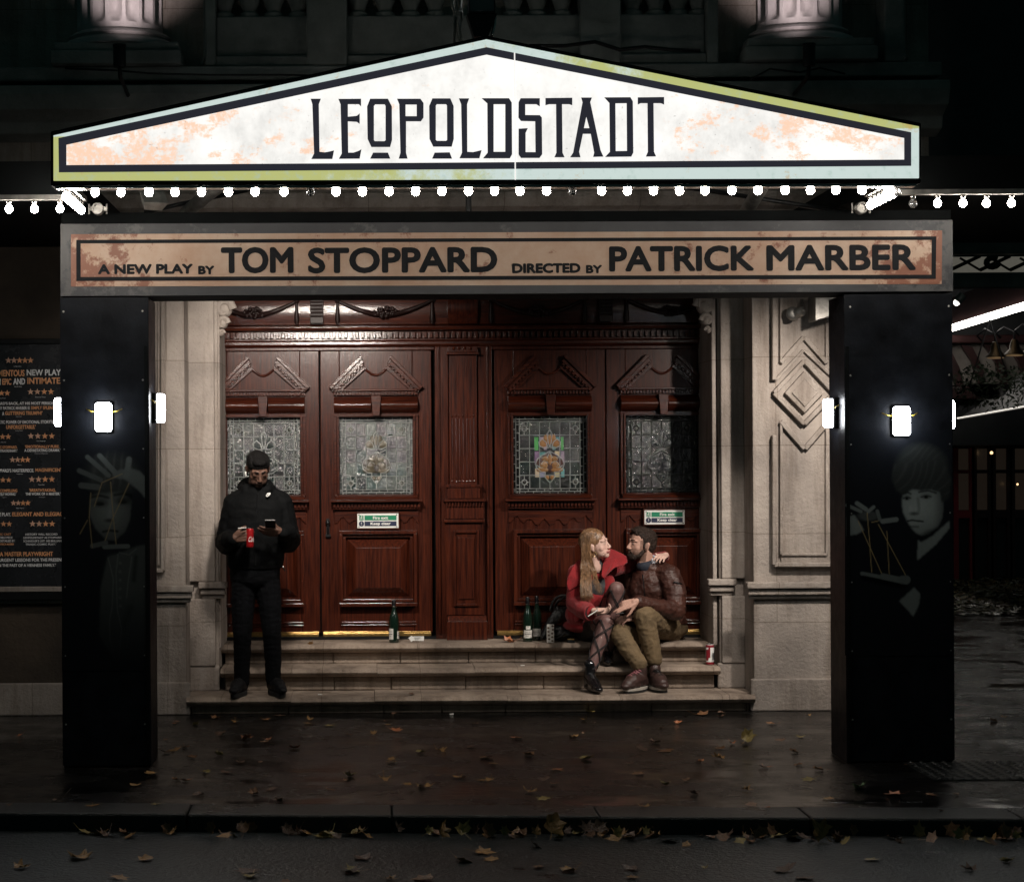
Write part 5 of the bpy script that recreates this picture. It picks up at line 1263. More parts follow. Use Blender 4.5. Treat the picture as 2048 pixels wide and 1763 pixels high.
def shoe(parent, ankle, toe, m_, h=.13, wd_=.045, sole=None, z0=None, name='shoe', vox=.005, heel=.06, laces=None):
    a = Vector(ankle); t = Vector(toe); d = (t-a); d.z = 0; L_ = d.length; d.normalize(); s = Vector((-d.y,d.x,0)); z0 = z0 if z0 is not None else t.z
    b = Blob(); g = .028 if sole else .008
    hb_ = Vector((a.x,a.y,z0))-d*heel
    b.cap([hb_+d*.03+Vector((0,0,g+.035)), Vector((a.x,a.y,z0+h*.65)), Vector((a.x,a.y,z0+h))], [.038,.042,.044])
    b.cap([Vector((a.x,a.y,z0+h*.55)), Vector((t.x,t.y,z0+g+.05))-d*.10, Vector((t.x,t.y,z0+g+.030))-d*.04], [.042,wd_*.98,wd_*.78])
    for f, rr in ((0,.036),(.3,.040),(.6,wd_),(.85,wd_*.95),(.97,wd_*.72)):
        p = hb_.lerp(Vector((t.x,t.y,z0)), f)+d*(.03 if f==0 else -.01); M_ = Matrix((( s.x,d.x,0),(s.y,d.y,0),(0,0,1)))
        b.ell(p+Vector((0,0,g+.022)), (rr,.05,.026), 14, 8, M_)
    o = b.fuse(name, m_, parent, vox, 4)
    if sole:
        outl = []; N_ = 20; A = hb_-d*.012; Bp = Vector((t.x,t.y,z0)); LL = (Bp-A).length
        for k in range(N_):
            f = .5-.5*math.cos(math.pi*k/(N_-1)); ww = wd_*1.04*(math.sin(math.pi*min(1,max(0,f)))**.35)*(.86+.14*math.sin(f*4.5-1.2)); outl.append((f, ww))
        top, bot = [], []
        ring_ = [A+d*LL*f+s*w_ for f,w_ in outl]+[A+d*LL*f-s*w_ for f,w_ in outl[::-1]]
        n = len(ring_); zt_, zm, zb_ = .032, .016, .001
        vs = [p+Vector((0,0,zt_)) for p in ring_]+[p+Vector((0,0,zm)) for p in ring_]+[p+Vector((0,0,zb_)) for p in ring_]
        MB().add(vs[:2*n], [tuple(range(n)), tuple(range(2*n-1,n-1,-1))]+[(i,n+i,n+(i+1)%n,(i+1)%n) for i in range(n)]).build('sole', sole, o, smooth=40)
        tr = [c-(c-(A+Bp)/2)*.03 for c in ring_]
        MB().add([p+Vector((0,0,zm-.001)) for p in tr]+[p+Vector((0,0,zb_)) for p in tr], [tuple(range(n)), tuple(range(2*n-1,n-1,-1))]+[(i,n+i,n+(i+1)%n,(i+1)%n) for i in range(n)]).build('tread', M['tread'], o)
    if laces:
        m = MB()
        for k in range(5):
            c_ = Vector((a.x,a.y,z0+h*.95)).lerp(Vector((t.x,t.y,z0+g+.085))-d*.10, k/4.5)+d*.040
            q = -1 if k%2 else 1
            m.tube([c_-s*.026+Vector((0,0,-.006)), c_+Vector((0,0,.010))+d*.004, c_+s*.026+Vector((0,0,-.006))], .0035, 6); m.tube([c_-s*.024*q, c_+s*.024*q+d*.018-Vector((0,0,.012))], .003, 6)
        m.build('laces', laces, o, smooth=True)
    return o

SK1, SK2, SK3 = (.125,.066,.047), (.60,.40,.335), (.46,.27,.21)
def skincol(F_, base, k=1.0, lips=None, beard=None, blush=0):
    def f(co):
        q = F_.inv(co)/k; c = np.array(base)
        if q.length < .19 and q.z < .10:
            if blush: c = c*(1+np.array((.10,-.08,-.08))*blush*math.exp(-((abs(q.x)-.04)**2+(q.z+.035)**2)/.0006)*(q.y<0))
            if beard:
                lo = min(1, max(0, (-.034-.35*max(0,q.y+.02)-q.z)/.022)) if q.y < .03 else 0
                if -.028 < q.x < .028 and -.062 < q.z < -.040 and q.y < -.06: lo = max(lo, .75)
                if q.z < -.128: lo = 0
                side = 1 if (abs(q.x) > .05 and q.y < .015 and -.06 < q.z < .03 and q.y > -.035) else 0
                a = beard[1]*max(lo, side*.7)*(.78+.22*mnoise.noise(Vector(q)*160)); c = c*(1-a)+np.array(beard[0])*a
            if lips and q.y < -.074 and abs(q.x) < .026:
                a = math.exp(-((q.z+.070)/.0085)**4); c = c*(1-a*.85)+np.array(lips)*a*.85
            if q.y < -.05:   # lash line and nostril
                for s in (-1,1):
                    a = math.exp(-((q.x-s*.031)/.014)**4-((q.z-.006)/.0030)**2)*.75; c = c*(1-a)
                    a = math.exp(-((q.x-s*.007)/.005)**2-((q.z+.0505)/.0035)**2)*.8*(q.y<-.085); c = c*(1-a)
                a = math.exp(-((q.z+.0695)/.0016)**2-(q.x/.022)**6)*.75; c = c*(1-a*(q.y<-.07))
        return tuple(c)
    return f

# ------------------------------------------------ standing man in black
b = Blob(); HF = Frame(J(516,938,-.035), (.26,-1,-.66), (.10,-.62,1))
head(b, HF, 1.0, 1.05, 1.05)
for s in (-1,1): b.ell(HF(s*.031,-.0725,-.001), (.019,.0125,.0125), 14, 10, HF.M); b.ell(HF(s*.031,-.066,.010), (.020,.013,.012), 14, 10, HF.M)   # lowered eyelids
nb = J(512,984,.07); b.cap([HF(0,.04,-.08), nb, J(510,1060,.10), J(509,1140,.10)], [.052,.062,.12,.09])
shR, shL = J(470,1005,.09), J(561,1003,.09); elR, elL = J(456,1084,.11), J(576,1080,.10)
wrR, wrL = J(465,1079,-.14), J(567,1066,-.15)
b.cap([nb, shR, elR, wrR], [.06,.06,.045,.03]); b.cap([nb, shL, elL, wrL], [.06,.06,.045,.03])
tR, thR = hand(b, J(467,1076,-.185), (1,-.22,.20), (.1,1,.05), (0,.15,1), [.42,.48,.56,.62], 1.0, .08, (.5,.3))
tL, thL = hand(b, J(563,1064,-.19), (-1,-.15,.06), (.1,.75,.65), (.1,-.2,1), [.14,.16,.2,.26], 1.0, .06, (.9,.4))
hipR, hipL = J(488,1150,.10), J(533,1150,.10); knR, knL = J(485,1268,.05), J(544,1266,.05); anR, anL = J(484,1366,.11), J(546,1364,.11)
b.cap([J(509,1140,.10), hipR, knR, anR], [.09,.08,.055,.04]); b.cap([J(509,1140,.10), hipL, knL, anL], [.09,.08,.055,.04])
m1 = b.fuse('person', M['skin'], None, .0042, 5, colour=skincol(HF, SK1, beard=((.03,.018,.014),.75)))
tag(m1, 'man in black jacket and trousers standing on the lowest step looking down at his phone', 'person')
brows(HF, m1, M['hair_black'], th=.0040)
h = Blob()
h.ell(HF(0,.022,.052), (.0785,.099,.073), 18, 12, HF.M); h.ell(HF(0,.055,.02), (.076,.066,.075), 16, 12, HF.M); h.ell(HF(0,-.040,.084), (.054,.042,.030), 14, 10, HF.M)
for s in (-1,1): h.ell(HF(s*.055,.01,.058), (.026,.07,.05), 12, 8, HF.M)
h.fuse('hair', M['hair_black'], m1, .005, 3, .0025, (70,70,70))
j = Blob()
j.loft([(J(513,968,.06),.085,.085),(J(513,980,.07),.12,.10),(J(513,996,.08),.19,.12),(J(513,1020,.08),.222,.14),(J(512,1060,.08),.218,.15),(J(511,1100,.09),.205,.15),(J(511,1124,.10),.20,.15),(J(511,1136,.10),.185,.14)])
j.cap([J(512,985,.07), shR+Vector((.0,0,-.01)), elR+Vector((-.002,.0,0)), wrR+Vector((-.03,.06,-.005)), wrR+Vector((.004,-.025,.004))], [.080,.084,.088,.064,.045])
j.cap([J(512,985,.07), shL+Vector((.0,0,-.01)), elL, wrL+Vector((.03,.06,-.005)), wrL+Vector((.0,-.025,.002))], [.080,.084,.088,.064,.045])
# raised collar and hood roll
for k in range(9):
    a = R(-35+250*k/8); j.ell(J(514,978,.06)+Vector((math.cos(a)*.092, math.sin(a)*.075+.0, .008+.022*math.sin(a))), (.036,.036,.04), 10, 8)
j.ell(J(510,972,.17), (.13,.06,.07), 14, 10)
jk = j.fuse('jacket', M['jacket_black'], m1, .0065, 4, .006, (9,9,15))
z = MB(); z.tube([J(516,984,-.06), J(513,1030,-.068), J(511,1130,-.055)], .004, 6); z.build('zip', M['iron'], jk)
# small white chest emblem: a curved tick in a rounded shape
lg_ = Blob(); c_ = J(536.5,989.5,-.052)
lg_.cap([c_+Vector((-.013,.000,-.008)), c_+Vector((-.006,0,-.010)), c_+Vector((.014,0,.008))], [.0045,.0065,.0035], 8); lg_.cap([c_+Vector((-.012,0,.000)), c_+Vector((-.002,0,.010)), c_+Vector((.013,0,.012))], [.0045,.005,.004], 8)
lg_.build('chest_emblem', M['white'], jk, smooth=True)
t = Blob()
t.loft([(J(510,1118,.10),.165,.12),(J(510,1140,.10),.178,.13),(J(510,1160,.10),.165,.125),(J(510,1174,.10),.10,.09)])
t.cap([J(490,1150,.10), J(486,1200,.085), knR, J(484,1320,.09), anR+Vector((0,0,.02))], [.095,.085,.066,.058,.055]); t.cap([J(532,1150,.10), J(539,1200,.085), knL, J(546,1320,.09), anL+Vector((0,0,.02))], [.095,.085,.066,.058,.055])
t.fuse('trousers', M['trouser_black'], m1, .007, 4, .005, (12,12,26))
shoe(m1, (anR.x, .12, .12), (J(467,1398,-.09).x, -.10, .12), M['shoe_black'], h=.12, wd_=.05, sole=M['tread'], z0=.122, laces=M['iron'])
shoe(m1, (anL.x, .12, .12), (J(566,1396,-.08).x, -.09, .12), M['shoe_black'], h=.12, wd_=.05, sole=M['tread'], z0=.122, laces=M['iron'])
e = Blob(); ep = HF(-.088,-.004,-.016); e.cap([ep, ep+HF.u*-.032+HF.f*.010], [.0055,.0038], 8); e.build('earbud', M['white'], m1, smooth=True)
bt = MB(); bt.tube([J(565,1130,-.03), J(570,1141,-.03)], .006, 6); bt.build('zip_pull', M['chrome'], jk, smooth=True)
# can, cigarette, phone held by him
cc = J(500,1094,-.195)
can = thing('drink_can', 'slim red drink can with white script in the standing man\'s hand', 'can', cc)
M['can_red'] = mat('can_red', (.42,.012,.016), .28, metal=.3, var=.1)
MB().lathe([(.021,0),(.0255,.006),(.0265,.012),(.0265,.116),(.0235,.128),(.0225,.130)], cc, 24).build('body', M['can_red'], can, smooth=40)
MB().lathe([(.0225,.1305),(.0235,.134),(.021,.1345),(.020,.131)], cc, 24).ell(cc+Vector((.004,0,.1335)), (.008,.006,.0015), 8, 6).build('lid', M['chrome'], can, smooth=40)
vs, fs = text_mesh('Cola', cc.x-.012, cc.x+.038, cc.z+.040, cc.z+.075, 0, .015, shear=.4)
wv = []
for x, y, zz in vs:
    a = (x-cc.x)/.0268+.1; wv.append((cc.x+.0270*math.sin(a), cc.y-.0270*math.cos(a), zz))
MB().add(wv, fs).build('script', M['white'], can)
cg1 = J(476,1056,-.27); cg2 = J(492,1055,-.245)
o = MB().tube([cg1, cg2], .004, 8).build('cigarette', M['white'], None, smooth=40); tag(o, 'white cigarette between the fingers of the standing man', 'cigarette')
pc = J(541,1048,-.27); ph = thing('phone', 'dark phone held up in the standing man\'s hand', 'phone', pc)
Q = Frame(pc, (0,-1,.42), (0,.42,1))
def pbox(x, y, zz, m_, name, dz_=0):
    vs = [Q(sx*x, sy*y, dz_+sz*zz) for sz in (-1,1) for sx,sy in ((-1,-1),(1,-1),(1,1),(-1,1))]
    return MB().add(vs, [(0,3,2,1),(4,5,6,7),(0,1,5,4),(1,2,6,5),(2,3,7,6),(3,0,4,7)]).build(name, m_, ph, bevel=.002)
pbox(.036,.074,.004, M['iron'], 'case'); pbox(.033,.070,.0005, mat('phone_screen',(.02,.02,.02),.1, emit=(.7,.8,1), estr=.5), 'screen', .0048)
MB().tube([Q(-.034,-.0745,.002), Q(.034,-.0745,.002)], .0022, 6).build('edge', M['chrome'], ph)

# ------------------------------------------------ seated woman in the red coat
b = Blob(); WF = Frame(J(1193,1088,.46), (.93,-.42,.16), (-.20,-.02,1))
head(b, WF, .95, .90, .88)
nb = J(1188,1131,.54); b.cap([WF(0,.04,-.08), nb, J(1186,1180,.62), J(1190,1248,.76)], [.048,.06,.10,.125])
sR, sL = J(1155,1146,.50), J(1220,1134,.66); eR = J(1153,1206,.40); wR_ = J(1188,1222,.17); eL = J(1280,1126,.88); wL_ = J(1331,1113,.76)
b.cap([nb, sR, eR, wR_], [.05,.045,.036,.024]); b.cap([nb, sL, eL, wL_], [.05,.045,.036,.024])
wtip, wth = hand(b, J(1190,1221,.13), (1,-.35,.02), (-.15,-.45,.85), (-.2,-.6,.3), [.55,.60,.62,.55], .92, .05, (.5,.5))
htip, hth = hand(b, J(1331,1110,.67), (-.45,-.84,-.06), (-.25,.1,-1), (-.9,.3,.2), [.30,.32,.34,.34], .95, .10, (.15,-.3))
b.cap([wL_, J(1331,1110,.68)], [.026,.024])
hR, hL = J(1176,1256,.74), J(1204,1256,.76); kR, kL = J(1212,1244,.28), J(1233,1178,.36); aR, aL = J(1181,1340,.20), J(1218,1305,.46)
b.cap([J(1190,1248,.76), hR, kR, aR], [.115,.08,.05,.032]); b.cap([J(1190,1248,.76), hL, kL, aL], [.115,.08,.05,.032])
w1 = b.fuse('person', M['skin'], None, .0038, 5, colour=skincol(WF, SK2, .95, lips=(.34,.06,.065), blush=.45))
tag(w1, 'woman with long blond hair in a red coat sitting on the steps with a cigarette', 'person')
eyes(WF, w1, .95); brows(WF, w1, mat('brow_blond',(.20,.12,.07),.6), .95, .0028)
# hair: a cap over the skull and long locks falling over the near shoulder
h = Blob()
h.ell(WF(0,.030,.036), (.0795,.100,.086), 18, 12, WF.M); h.ell(WF(0,.055,-.03), (.070,.060,.085), 16, 12, WF.M); h.ell(WF(-.046,.046,.010), (.034,.062,.075), 14, 10, WF.M); h.ell(WF(.045,.030,.015), (.030,.066,.06), 14, 10, WF.M)
h.cap([WF(-.052,.066,-.05), J(1169,1132,.50), J(1169,1150,.44)], [.036,.030,.014]); 
hc = h.fuse('hair', M['hair_blond'], w1, .006, 4, .003, (60,60,14))
rg = random.Random(12); lk = MB()
for i in range(300):
    u = rg.random(); v = rg.random(); side = i % 5 == 0
    ys = -.052+.125*u
    def onscalp(x, y, z_): q1 = Vector((x/.0795,(y-.030)/.100,(z_-.036)/.086)).normalized()*rg.uniform(1.0,1.035); return WF(q1.x*.0795, .030+q1.y*.100, .036+q1.z*.086)
    st_ = onscalp(-.006+rg.uniform(-.006,.006), ys, .105); sc1 = onscalp(-.050, ys+.015+.012*v, .085); sc2 = onscalp(-.080, max(ys*.75+.030,.004)+.020*v, .040)
    m1_ = WF(-.082+rg.uniform(-.014,.004), .030+.065*u, -.02-.05*v)
    if side: ends = [J(1186+rg.uniform(-4,6),1140,.40), J(1192+rg.uniform(-6,6),1164+rg.uniform(-4,8),.30), J(1200+rg.uniform(-9,9),1184+rg.uniform(-8,8),.27)]
    else:
        x = 1161+18*v; ends = [J(x+rg.uniform(-2,4),1130,.42-.03*rg.random()), J(x+2+rg.uniform(-3,3),1165,.31-.02*rg.random()), J(x+3+rg.uniform(-4,4),1190,.265+rg.uniform(-.02,.01)), J(x+4+rg.uniform(-7,7),1199+rg.uniform(-10,8),.255)]
    pts = [st_, sc1, sc2, m1_]+ends
    # smooth the polyline with a Catmull-Rom pass
    sm_ = []
    P_ = [pts[0]]+pts+[pts[-1]]
    for k in range(1, len(P_)-2):
        for q_ in range(5):
            tt = q_/5; a0,a1,a2,a3 = P_[k-1],P_[k],P_[k+1],P_[k+2]
            sm_.append(.5*((2*a1)+(-a0+a2)*tt+(2*a0-5*a1+4*a2-a3)*tt*tt+(-a0+3*a1-3*a2+a3)*tt**3))
    n_ = len(sm_); wob = rg.uniform(0,6)
    sm_ = [p+Vector((.004*math.sin(wob+k*.5),0,0))*(k/n_) for k, p in enumerate(sm_)]
    r0 = rg.uniform(.0013,.0029); lk.tube(sm_, [r0*(1 if k < n_*.75 else max(.15,(n_-k)/(n_*.25))) for k in range(n_)], 4)
lk.build('hair_locks', M['hair_blond'], w1, smooth=True)
er = MB(); c_ = WF(-.080,-.002,-.066)
er.tube([c_+WF.f*.014*math.cos(a*.5236)+WF.u*.017*math.sin(a*.5236) for a in range(13)], .0022, 6); er.build('earring', M['gold'], w1, smooth=True)
sw = Blob(); sw.cap([J(1190,1124,.50), J(1189,1140,.53)], [.056,.062]); sw.ell(J(1188,1165,.56), (.115,.09,.12), 16, 10); sw.fuse('jumper', M['knit'], w1, .006, 3)
# coat
c = Blob()
c.ell(J(1180,1150,.58), (.155,.115,.07), 18, 10); c.ell(J(1176,1190,.62), (.155,.13,.14), 18, 12); c.ell(J(1178,1228,.68), (.175,.17,.12), 18, 12); c.ell(J(1180,1250,.74), (.20,.20,.06), 18, 10)
c.cap([J(1165,1142,.54), sR, eR+Vector((-.005,0,0)), J(1170,1220,.27), J(1177,1224,.215)], [.065,.072,.072,.068,.062])
c.cap([J(1205,1134,.60), sL+Vector((0,0,-.01)), J(1245,1130,.74), eL, wL_+Vector((-.01,0,0))], [.065,.066,.064,.055,.040])
c.cap([J(1165,1215,.5), J(1158,1238,.40)], [.06,.035]); c.cap([J(1212,1160,.55), J(1222,1200,.55), J(1210,1230,.6)], [.06,.055,.06])
ct = c.fuse('coat', M['red_wool'], w1, .0065, 4, .005, (10,10,10))
def sheet(pts, thick, name, m_, parent, up=None):
    """cloth panel with real thickness from an outline of world points (fan around the centroid)"""
    n = len(pts); P_ = [Vector(p) for p in pts]; cen = sum(P_, Vector())/n
    nr = Vector()
    for i in range(n): nr += (P_[i]-cen).cross(P_[(i+1)%n]-cen)
    nr.normalize()
    if nr.y > 0: nr = -nr
    cen = cen+nr*.014
    vs = [p+nr*thick/2 for p in P_]+[p-nr*thick/2 for p in P_]+[cen+nr*thick/2, cen-nr*thick/2]
    fs = []
    for i in range(n): j=(i+1)%n; fs += [(i,j,2*n),(n+j,n+i,2*n+1),(i,n+i,n+j,j)]
    m = MB().add(vs, fs); me = m.mesh(name); o = link(name, me, m_, parent, smooth=60)
    bm = bmesh.new(); bm.from_mesh(me); bmesh.ops.recalc_face_normals(bm, faces=bm.faces); bm.to_mesh(me); bm.free()
    s_ = o.modifiers.new('sub','SUBSURF'); s_.levels = s_.render_levels = 2; s_.subdivision_type = 'SIMPLE'
    sm2 = o.modifiers.new('sm','SMOOTH'); sm2.iterations = 3; sm2.factor = .5
    return o
K = lambda x, y, Y: J(1130+x/7.877, 1040+y/7.877, Y)
sheet([K(215,610,.52),K(120,740,.44),K(45,900,.40),K(25,1000,.40),K(60,1120,.38),K(150,1060,.36),K(250,1000,.36),K(300,860,.40),K(300,680,.46)], .012, 'collar', M['red_wool'], ct)
sheet([K(690,440,.60),K(800,480,.56),K(960,560,.52),K(990,660,.50),K(900,720,.46),K(780,745,.43),K(690,830,.40),K(610,920,.40),K(570,880,.42),K(590,720,.46),K(640,560,.52)], .012, 'lapel', M['red_wool'], ct)
sheet([K(150,1330,.36),K(330,1300,.32),K(420,1350,.30),K(350,1440,.28),K(250,1530,.30),K(165,1630,.33),K(150,1500,.36)], .012, 'coat_hem', M['red_wool'], ct)
cu_ = MB(); cf = J(1180,1225,.165); cu_.lathe([(.050,-.02),(.052,.0),(.046,.0),(.043,-.03)], cf, 18, Frame(cf, (0,-1,0), (.55,-.8,.0)).M); cu_.build('cuff', M['red_wool'], ct, smooth=50)
ci = MB(); ci.lathe([(.043,-.006),(.002,-.007)], cf, 18, Frame(cf, (0,-1,0), (.55,-.8,.0)).M); ci.build('cuff_lining', M['lining'], ct)
sk_ = Blob(); sk_.cap([hR, hR.lerp(kR,.55)], [.105,.085]); sk_.cap([hL, hL.lerp(kL,.45)], [.105,.085]); sk_.ell(J(1190,1262,.76), (.17,.16,.075), 16, 10); sk_.fuse('skirt', M['lining'], w1, .007, 4)
def leg(parent, hip, knee, ank, name):
    g_ = Blob(); cal = knee.lerp(ank,.30)+Vector((0,.012,0))
    g_.cap([hip, hip.lerp(knee,.5), knee], [.088,.076,.058]); g_.cap([knee, cal, knee.lerp(ank,.7), ank], [.056,.057,.043,.037])
    o = g_.fuse(name, M['tights'], parent, .005, 3)
    pl = MB()
    # diamond lattice: double lines winding both ways round the leg
    def rad(f): 
        ks = [(0,.059),(.15,.0575),(.30,.059),(.5,.053),(.7,.045),(1,.039)]
        for (a,ra),(b_,rb) in zip(ks[:-1],ks[1:]):
            if a <= f <= b_: return ra+(rb-ra)*(f-a)/(b_-a)
        return .039
    ax_ = (ank-knee).normalized(); u_ = ax_.orthogonal().normalized(); v_ = ax_.cross(u_)
    for sgn in (-1,1):
        for ph in range(3):
            for off in (0,.20):
                pts = []
                for k in range(40):
                    f = k/39; c_ = knee.lerp(ank, f); c_ += Vector((0,.012,0))*math.exp(-((f-.3)/.25)**2); a = sgn*(f*5.2)+ph*2.094+off
                    pts.append(c_+(u_*math.cos(a)+v_*math.sin(a))*(rad(f)+.0012))
                pl.tube(pts, .0030, 5)
    a2 = (knee-hip).normalized(); u2 = a2.orthogonal().normalized(); v2 = a2.cross(u2)
    for sgn in (-1,1):
        for ph in range(2):
            for off in (0,.16):
                pl.tube([hip.lerp(knee,.35+.62*k/16)+(u2*math.cos(sgn*k*.18+ph*3.14+off)+v2*math.sin(sgn*k*.18+ph*3.14+off))*(.0815-.022*(k/16)) for k in range(17)], .003, 5)
    pl.build('diamond_pattern', M['tights_line'], o, smooth=True)
leg(w1, hR, kR, aR, 'tights'); leg(w1, hL, kL, aL, 'tights')
shoe(w1, (J(1180,1340,.18).x,.20,.12), (J(1197,1383,.04).x,.01,.12), M['patent'], h=.185, wd_=.047, z0=.122, name='boot', heel=.05)
shoe(w1, (J(1217,1310,.46).x,.47,.281), (J(1215,1330,.36).x,.33,.281), M['patent'], h=.16, wd_=.040, z0=.283, name='boot', heel=.05)
o = MB().tube([J(1176,1232,.06), J(1196,1219,.06)], .004, 8).build('cigarette', M['white'], None, smooth=40); tag(o, 'white cigarette held by the woman in the red coat', 'cigarette')
bgl = MB(); bp_ = J(1208,1216,.11); bgl.tube([J(1192,1221,.11)+Vector((.008*math.cos(a*.6283),.028*math.sin(a*.6283)*.6,.030*math.sin(a*.6283+.8))) for a in range(11)], .0022, 6); bgl.build('bracelet', M['chrome'], w1, smooth=True)

# ------------------------------------------------ seated bearded man
b = Blob(); SF = Frame(J(1281,1087,.63), (-.95,-.36,.03), (.10,-.02,1))
head(b, SF, 1.0, 1.06, 1.08)
nb = J(1300,1135,.69); b.cap([SF(0,.04,-.07), nb, J(1318,1190,.74), J(1333,1250,.80)], [.054,.054,.12,.12])
s2L, s2R = J(1338,1151,.58), J(1272,1150,.84); e2L = J(1351,1219,.47); w2L = J(1280,1204,.26); e2R = J(1266,1212,.70); w2R = J(1266,1234,.40)
b.cap([nb, s2L, e2L, w2L], [.06,.06,.045,.028]); b.cap([nb, s2R, e2R, w2R], [.06,.06,.045,.028])
t2, th2 = hand(b, J(1271,1203,.225), (-1,-.18,-.30), (.05,.62,-.60), (-.2,-.45,-.6), [(.10,.12,.1),(.14,.16,.1),(.75,.8,.5),(.85,.9,.5)], 1.05, .07, (.5,.5))
hand(b, J(1268,1235,.34), (-.8,-.35,-.05), (.1,.4,-.8), (-.2,-.3,.9), [.5,.55,.6,.6], 1.0, .05, (.5,.3))
h2L, h2R = J(1340,1256,.78), J(1318,1256,.84); k2L, k2R = J(1289,1232,.26), J(1239,1266,.32); a2L, a2R = J(1308,1322,.26), J(1279,1333,.20)
b.cap([J(1333,1250,.80), h2L, k2L, a2L], [.12,.085,.055,.04]); b.cap([J(1333,1250,.80), h2R, k2R, a2R], [.12,.085,.055,.04])
p2 = b.fuse('person', M['skin'], None, .0040, 5, colour=skincol(SF, SK3, beard=((.035,.019,.013),.92)))
tag(p2, 'bearded man in brown leather jacket and olive trousers sitting on the steps', 'person')
eyes(SF, p2, gaze=(0,.2)); brows(SF, p2, M['hair_brown'], th=.0045)
h = Blob()
h.ell(SF(0,.030,.046), (.0785,.097,.076), 18, 12, SF.M); h.ell(SF(0,.064,.005), (.070,.060,.075), 16, 12, SF.M); h.ell(SF(0,-.030,.092), (.055,.050,.030), 14, 10, SF.M); h.ell(SF(0,-.005,.105), (.05,.06,.025), 14, 10, SF.M)
for s in (-1,1): h.ell(SF(s*.066,.025,.035), (.014,.045,.045), 12, 8, SF.M); h.ell(SF(s*.071,-.004,-.004), (.006,.010,.026), 10, 8, SF.M)
rg = random.Random(3)
for i in range(70):
    a, q_ = rg.uniform(0,6.28), rg.random()**.5; p_ = SF(.062*q_*math.cos(a), .015+.085*q_*math.sin(a), .112-.045*q_**3)
    h.cap([p_, p_+SF.u*rg.uniform(.003,.012)+SF.l*rg.uniform(-.012,.012)-SF.f*rg.uniform(-.012,.016)], [.010,.005], 6)
h.fuse('hair', M['hair_brown'], p2, .0045, 2, .003, (70,70,70))
bd = Blob()
bd.ell(SF(0,-.060,-.098), (.036,.034,.032), 14, 10, SF.M); bd.ell(SF(0,-.082,-.090), (.028,.016,.014), 12, 8, SF.M)
for s in (-1,1): bd.cap([SF(s*.060,-.004,-.050), SF(s*.051,-.030,-.082), SF(s*.028,-.062,-.102)], [.014,.019,.022], 10); bd.cap([SF(s*.004,-.0945,-.056), SF(s*.024,-.083,-.064), SF(s*.030,-.072,-.082)], [.0045,.0055,.007], 8)
bd.fuse('beard', M['hair_brown'], p2, .0042, 3, .0025, (90,90,90))
us = Blob(); us.ell(J(1292,1132,.64), (.075,.06,.055), 14, 10); us.fuse('t_shirt', M['navy_cloth'], p2, .006, 3)
sh = Blob()
for dz_ in (0,.014,.028): sh.cap([J(1299,1125,.675)+Vector((math.cos(a)*.068, math.sin(a)*.070, dz_+.020*(1+math.sin(a))*.5)) for a in [R(-80+200*k/10) for k in range(11)]], .009, 8)
sh.fuse('shirt_collar', M['shirt'], p2, .005, 3)
j = Blob()
j.loft([(J(1298,1126,.67),.074,.082),(J(1300,1134,.675),.088,.092),(J(1303,1143,.68),.125,.10),(J(1305,1158,.69),.155,.135),(J(1308,1180,.70),.168,.15),(J(1315,1205,.74),.168,.155),(J(1325,1230,.78),.165,.155),(J(1331,1246,.80),.165,.15)]); j.ell(J(1282,1180,.68), (.09,.10,.12), 14, 10)
j.cap([J(1318,1143,.66), s2L, J(1351,1186,.52), e2L+Vector((.0,0,.0)), J(1315,1214,.36), w2L+Vector((-.012,-.005,0))], [.075,.086,.080,.074,.058,.048])
j.cap([J(1290,1145,.76), s2R, e2R, w2R], [.07,.08,.07,.05])

jk2 = j.fuse('leather_jacket', M['leather'], p2, .0058, 3, .0085, (13,13,19))
z = MB(); z.tube([J(1285,1148,.545), J(1288,1175,.535), J(1290,1205,.575)], .005, 6); z.build('zip', M['iron'], jk2)
z = MB(); z.tube([J(1347,1163,.47)+Vector((0,-.012,0)), J(1362,1167,.49)+Vector((.004,-.012,0))], .006, 8); z.build('sleeve_patch', M['iron'], jk2, smooth=True)
t = Blob()
t.ell(J(1332,1256,.80), (.165,.15,.085), 18, 10)
t.cap([h2L, h2L.lerp(k2L,.5)+Vector((.0,0,-.005)), k2L], [.112,.100,.078]); t.cap([k2L, k2L.lerp(a2L,.5), a2L+Vector((0,0,.015))], [.078,.069,.057])
t.cap([h2R, h2R.lerp(k2R,.5), k2R], [.105,.094,.074]); t.cap([k2R, k2R.lerp(a2R,.5), a2R+Vector((0,0,.02))], [.074,.066,.056])
t.fuse('trousers', M['olive'], p2, .0062, 3, .0065, (14,14,22))
so = Blob(); so.cap([a2L+Vector((0,0,.03)), a2L+Vector((.004,0,-.05))], [.042,.040]); so.cap([a2R+Vector((0,0,.03)), a2R+Vector((.0,0,-.05))], [.042,.040]); so.fuse('socks', M['trouser_black'], p2, .006, 2)
shoe(p2, (J(1282,1340,.20).x,.20,.12), (J(1250,1384,.03).x,.03,.12), M['shoe_brown'], h=.155, wd_=.056, sole=M['sole'], z0=.122, laces=mat('pink_lace',(.35,.13,.15),.6))
shoe(p2, (J(1310,1336,.24).x,.25,.12), (J(1328,1380,.06).x,.05,.12), M['shoe_brown'], h=.15, wd_=.056, sole=M['sole'], z0=.122, laces=M['pink'] if 'pink' in M else M['iron'])
o = MB().tube([t2[0]+Vector((-.012,-.012,-.002)), t2[0]+Vector((.05,-.012,.004))], .0036, 8).build('cigarette', M['iron'], None, smooth=40); tag(o, 'dark cigarette stub in the bearded man\'s fingers', 'cigarette')
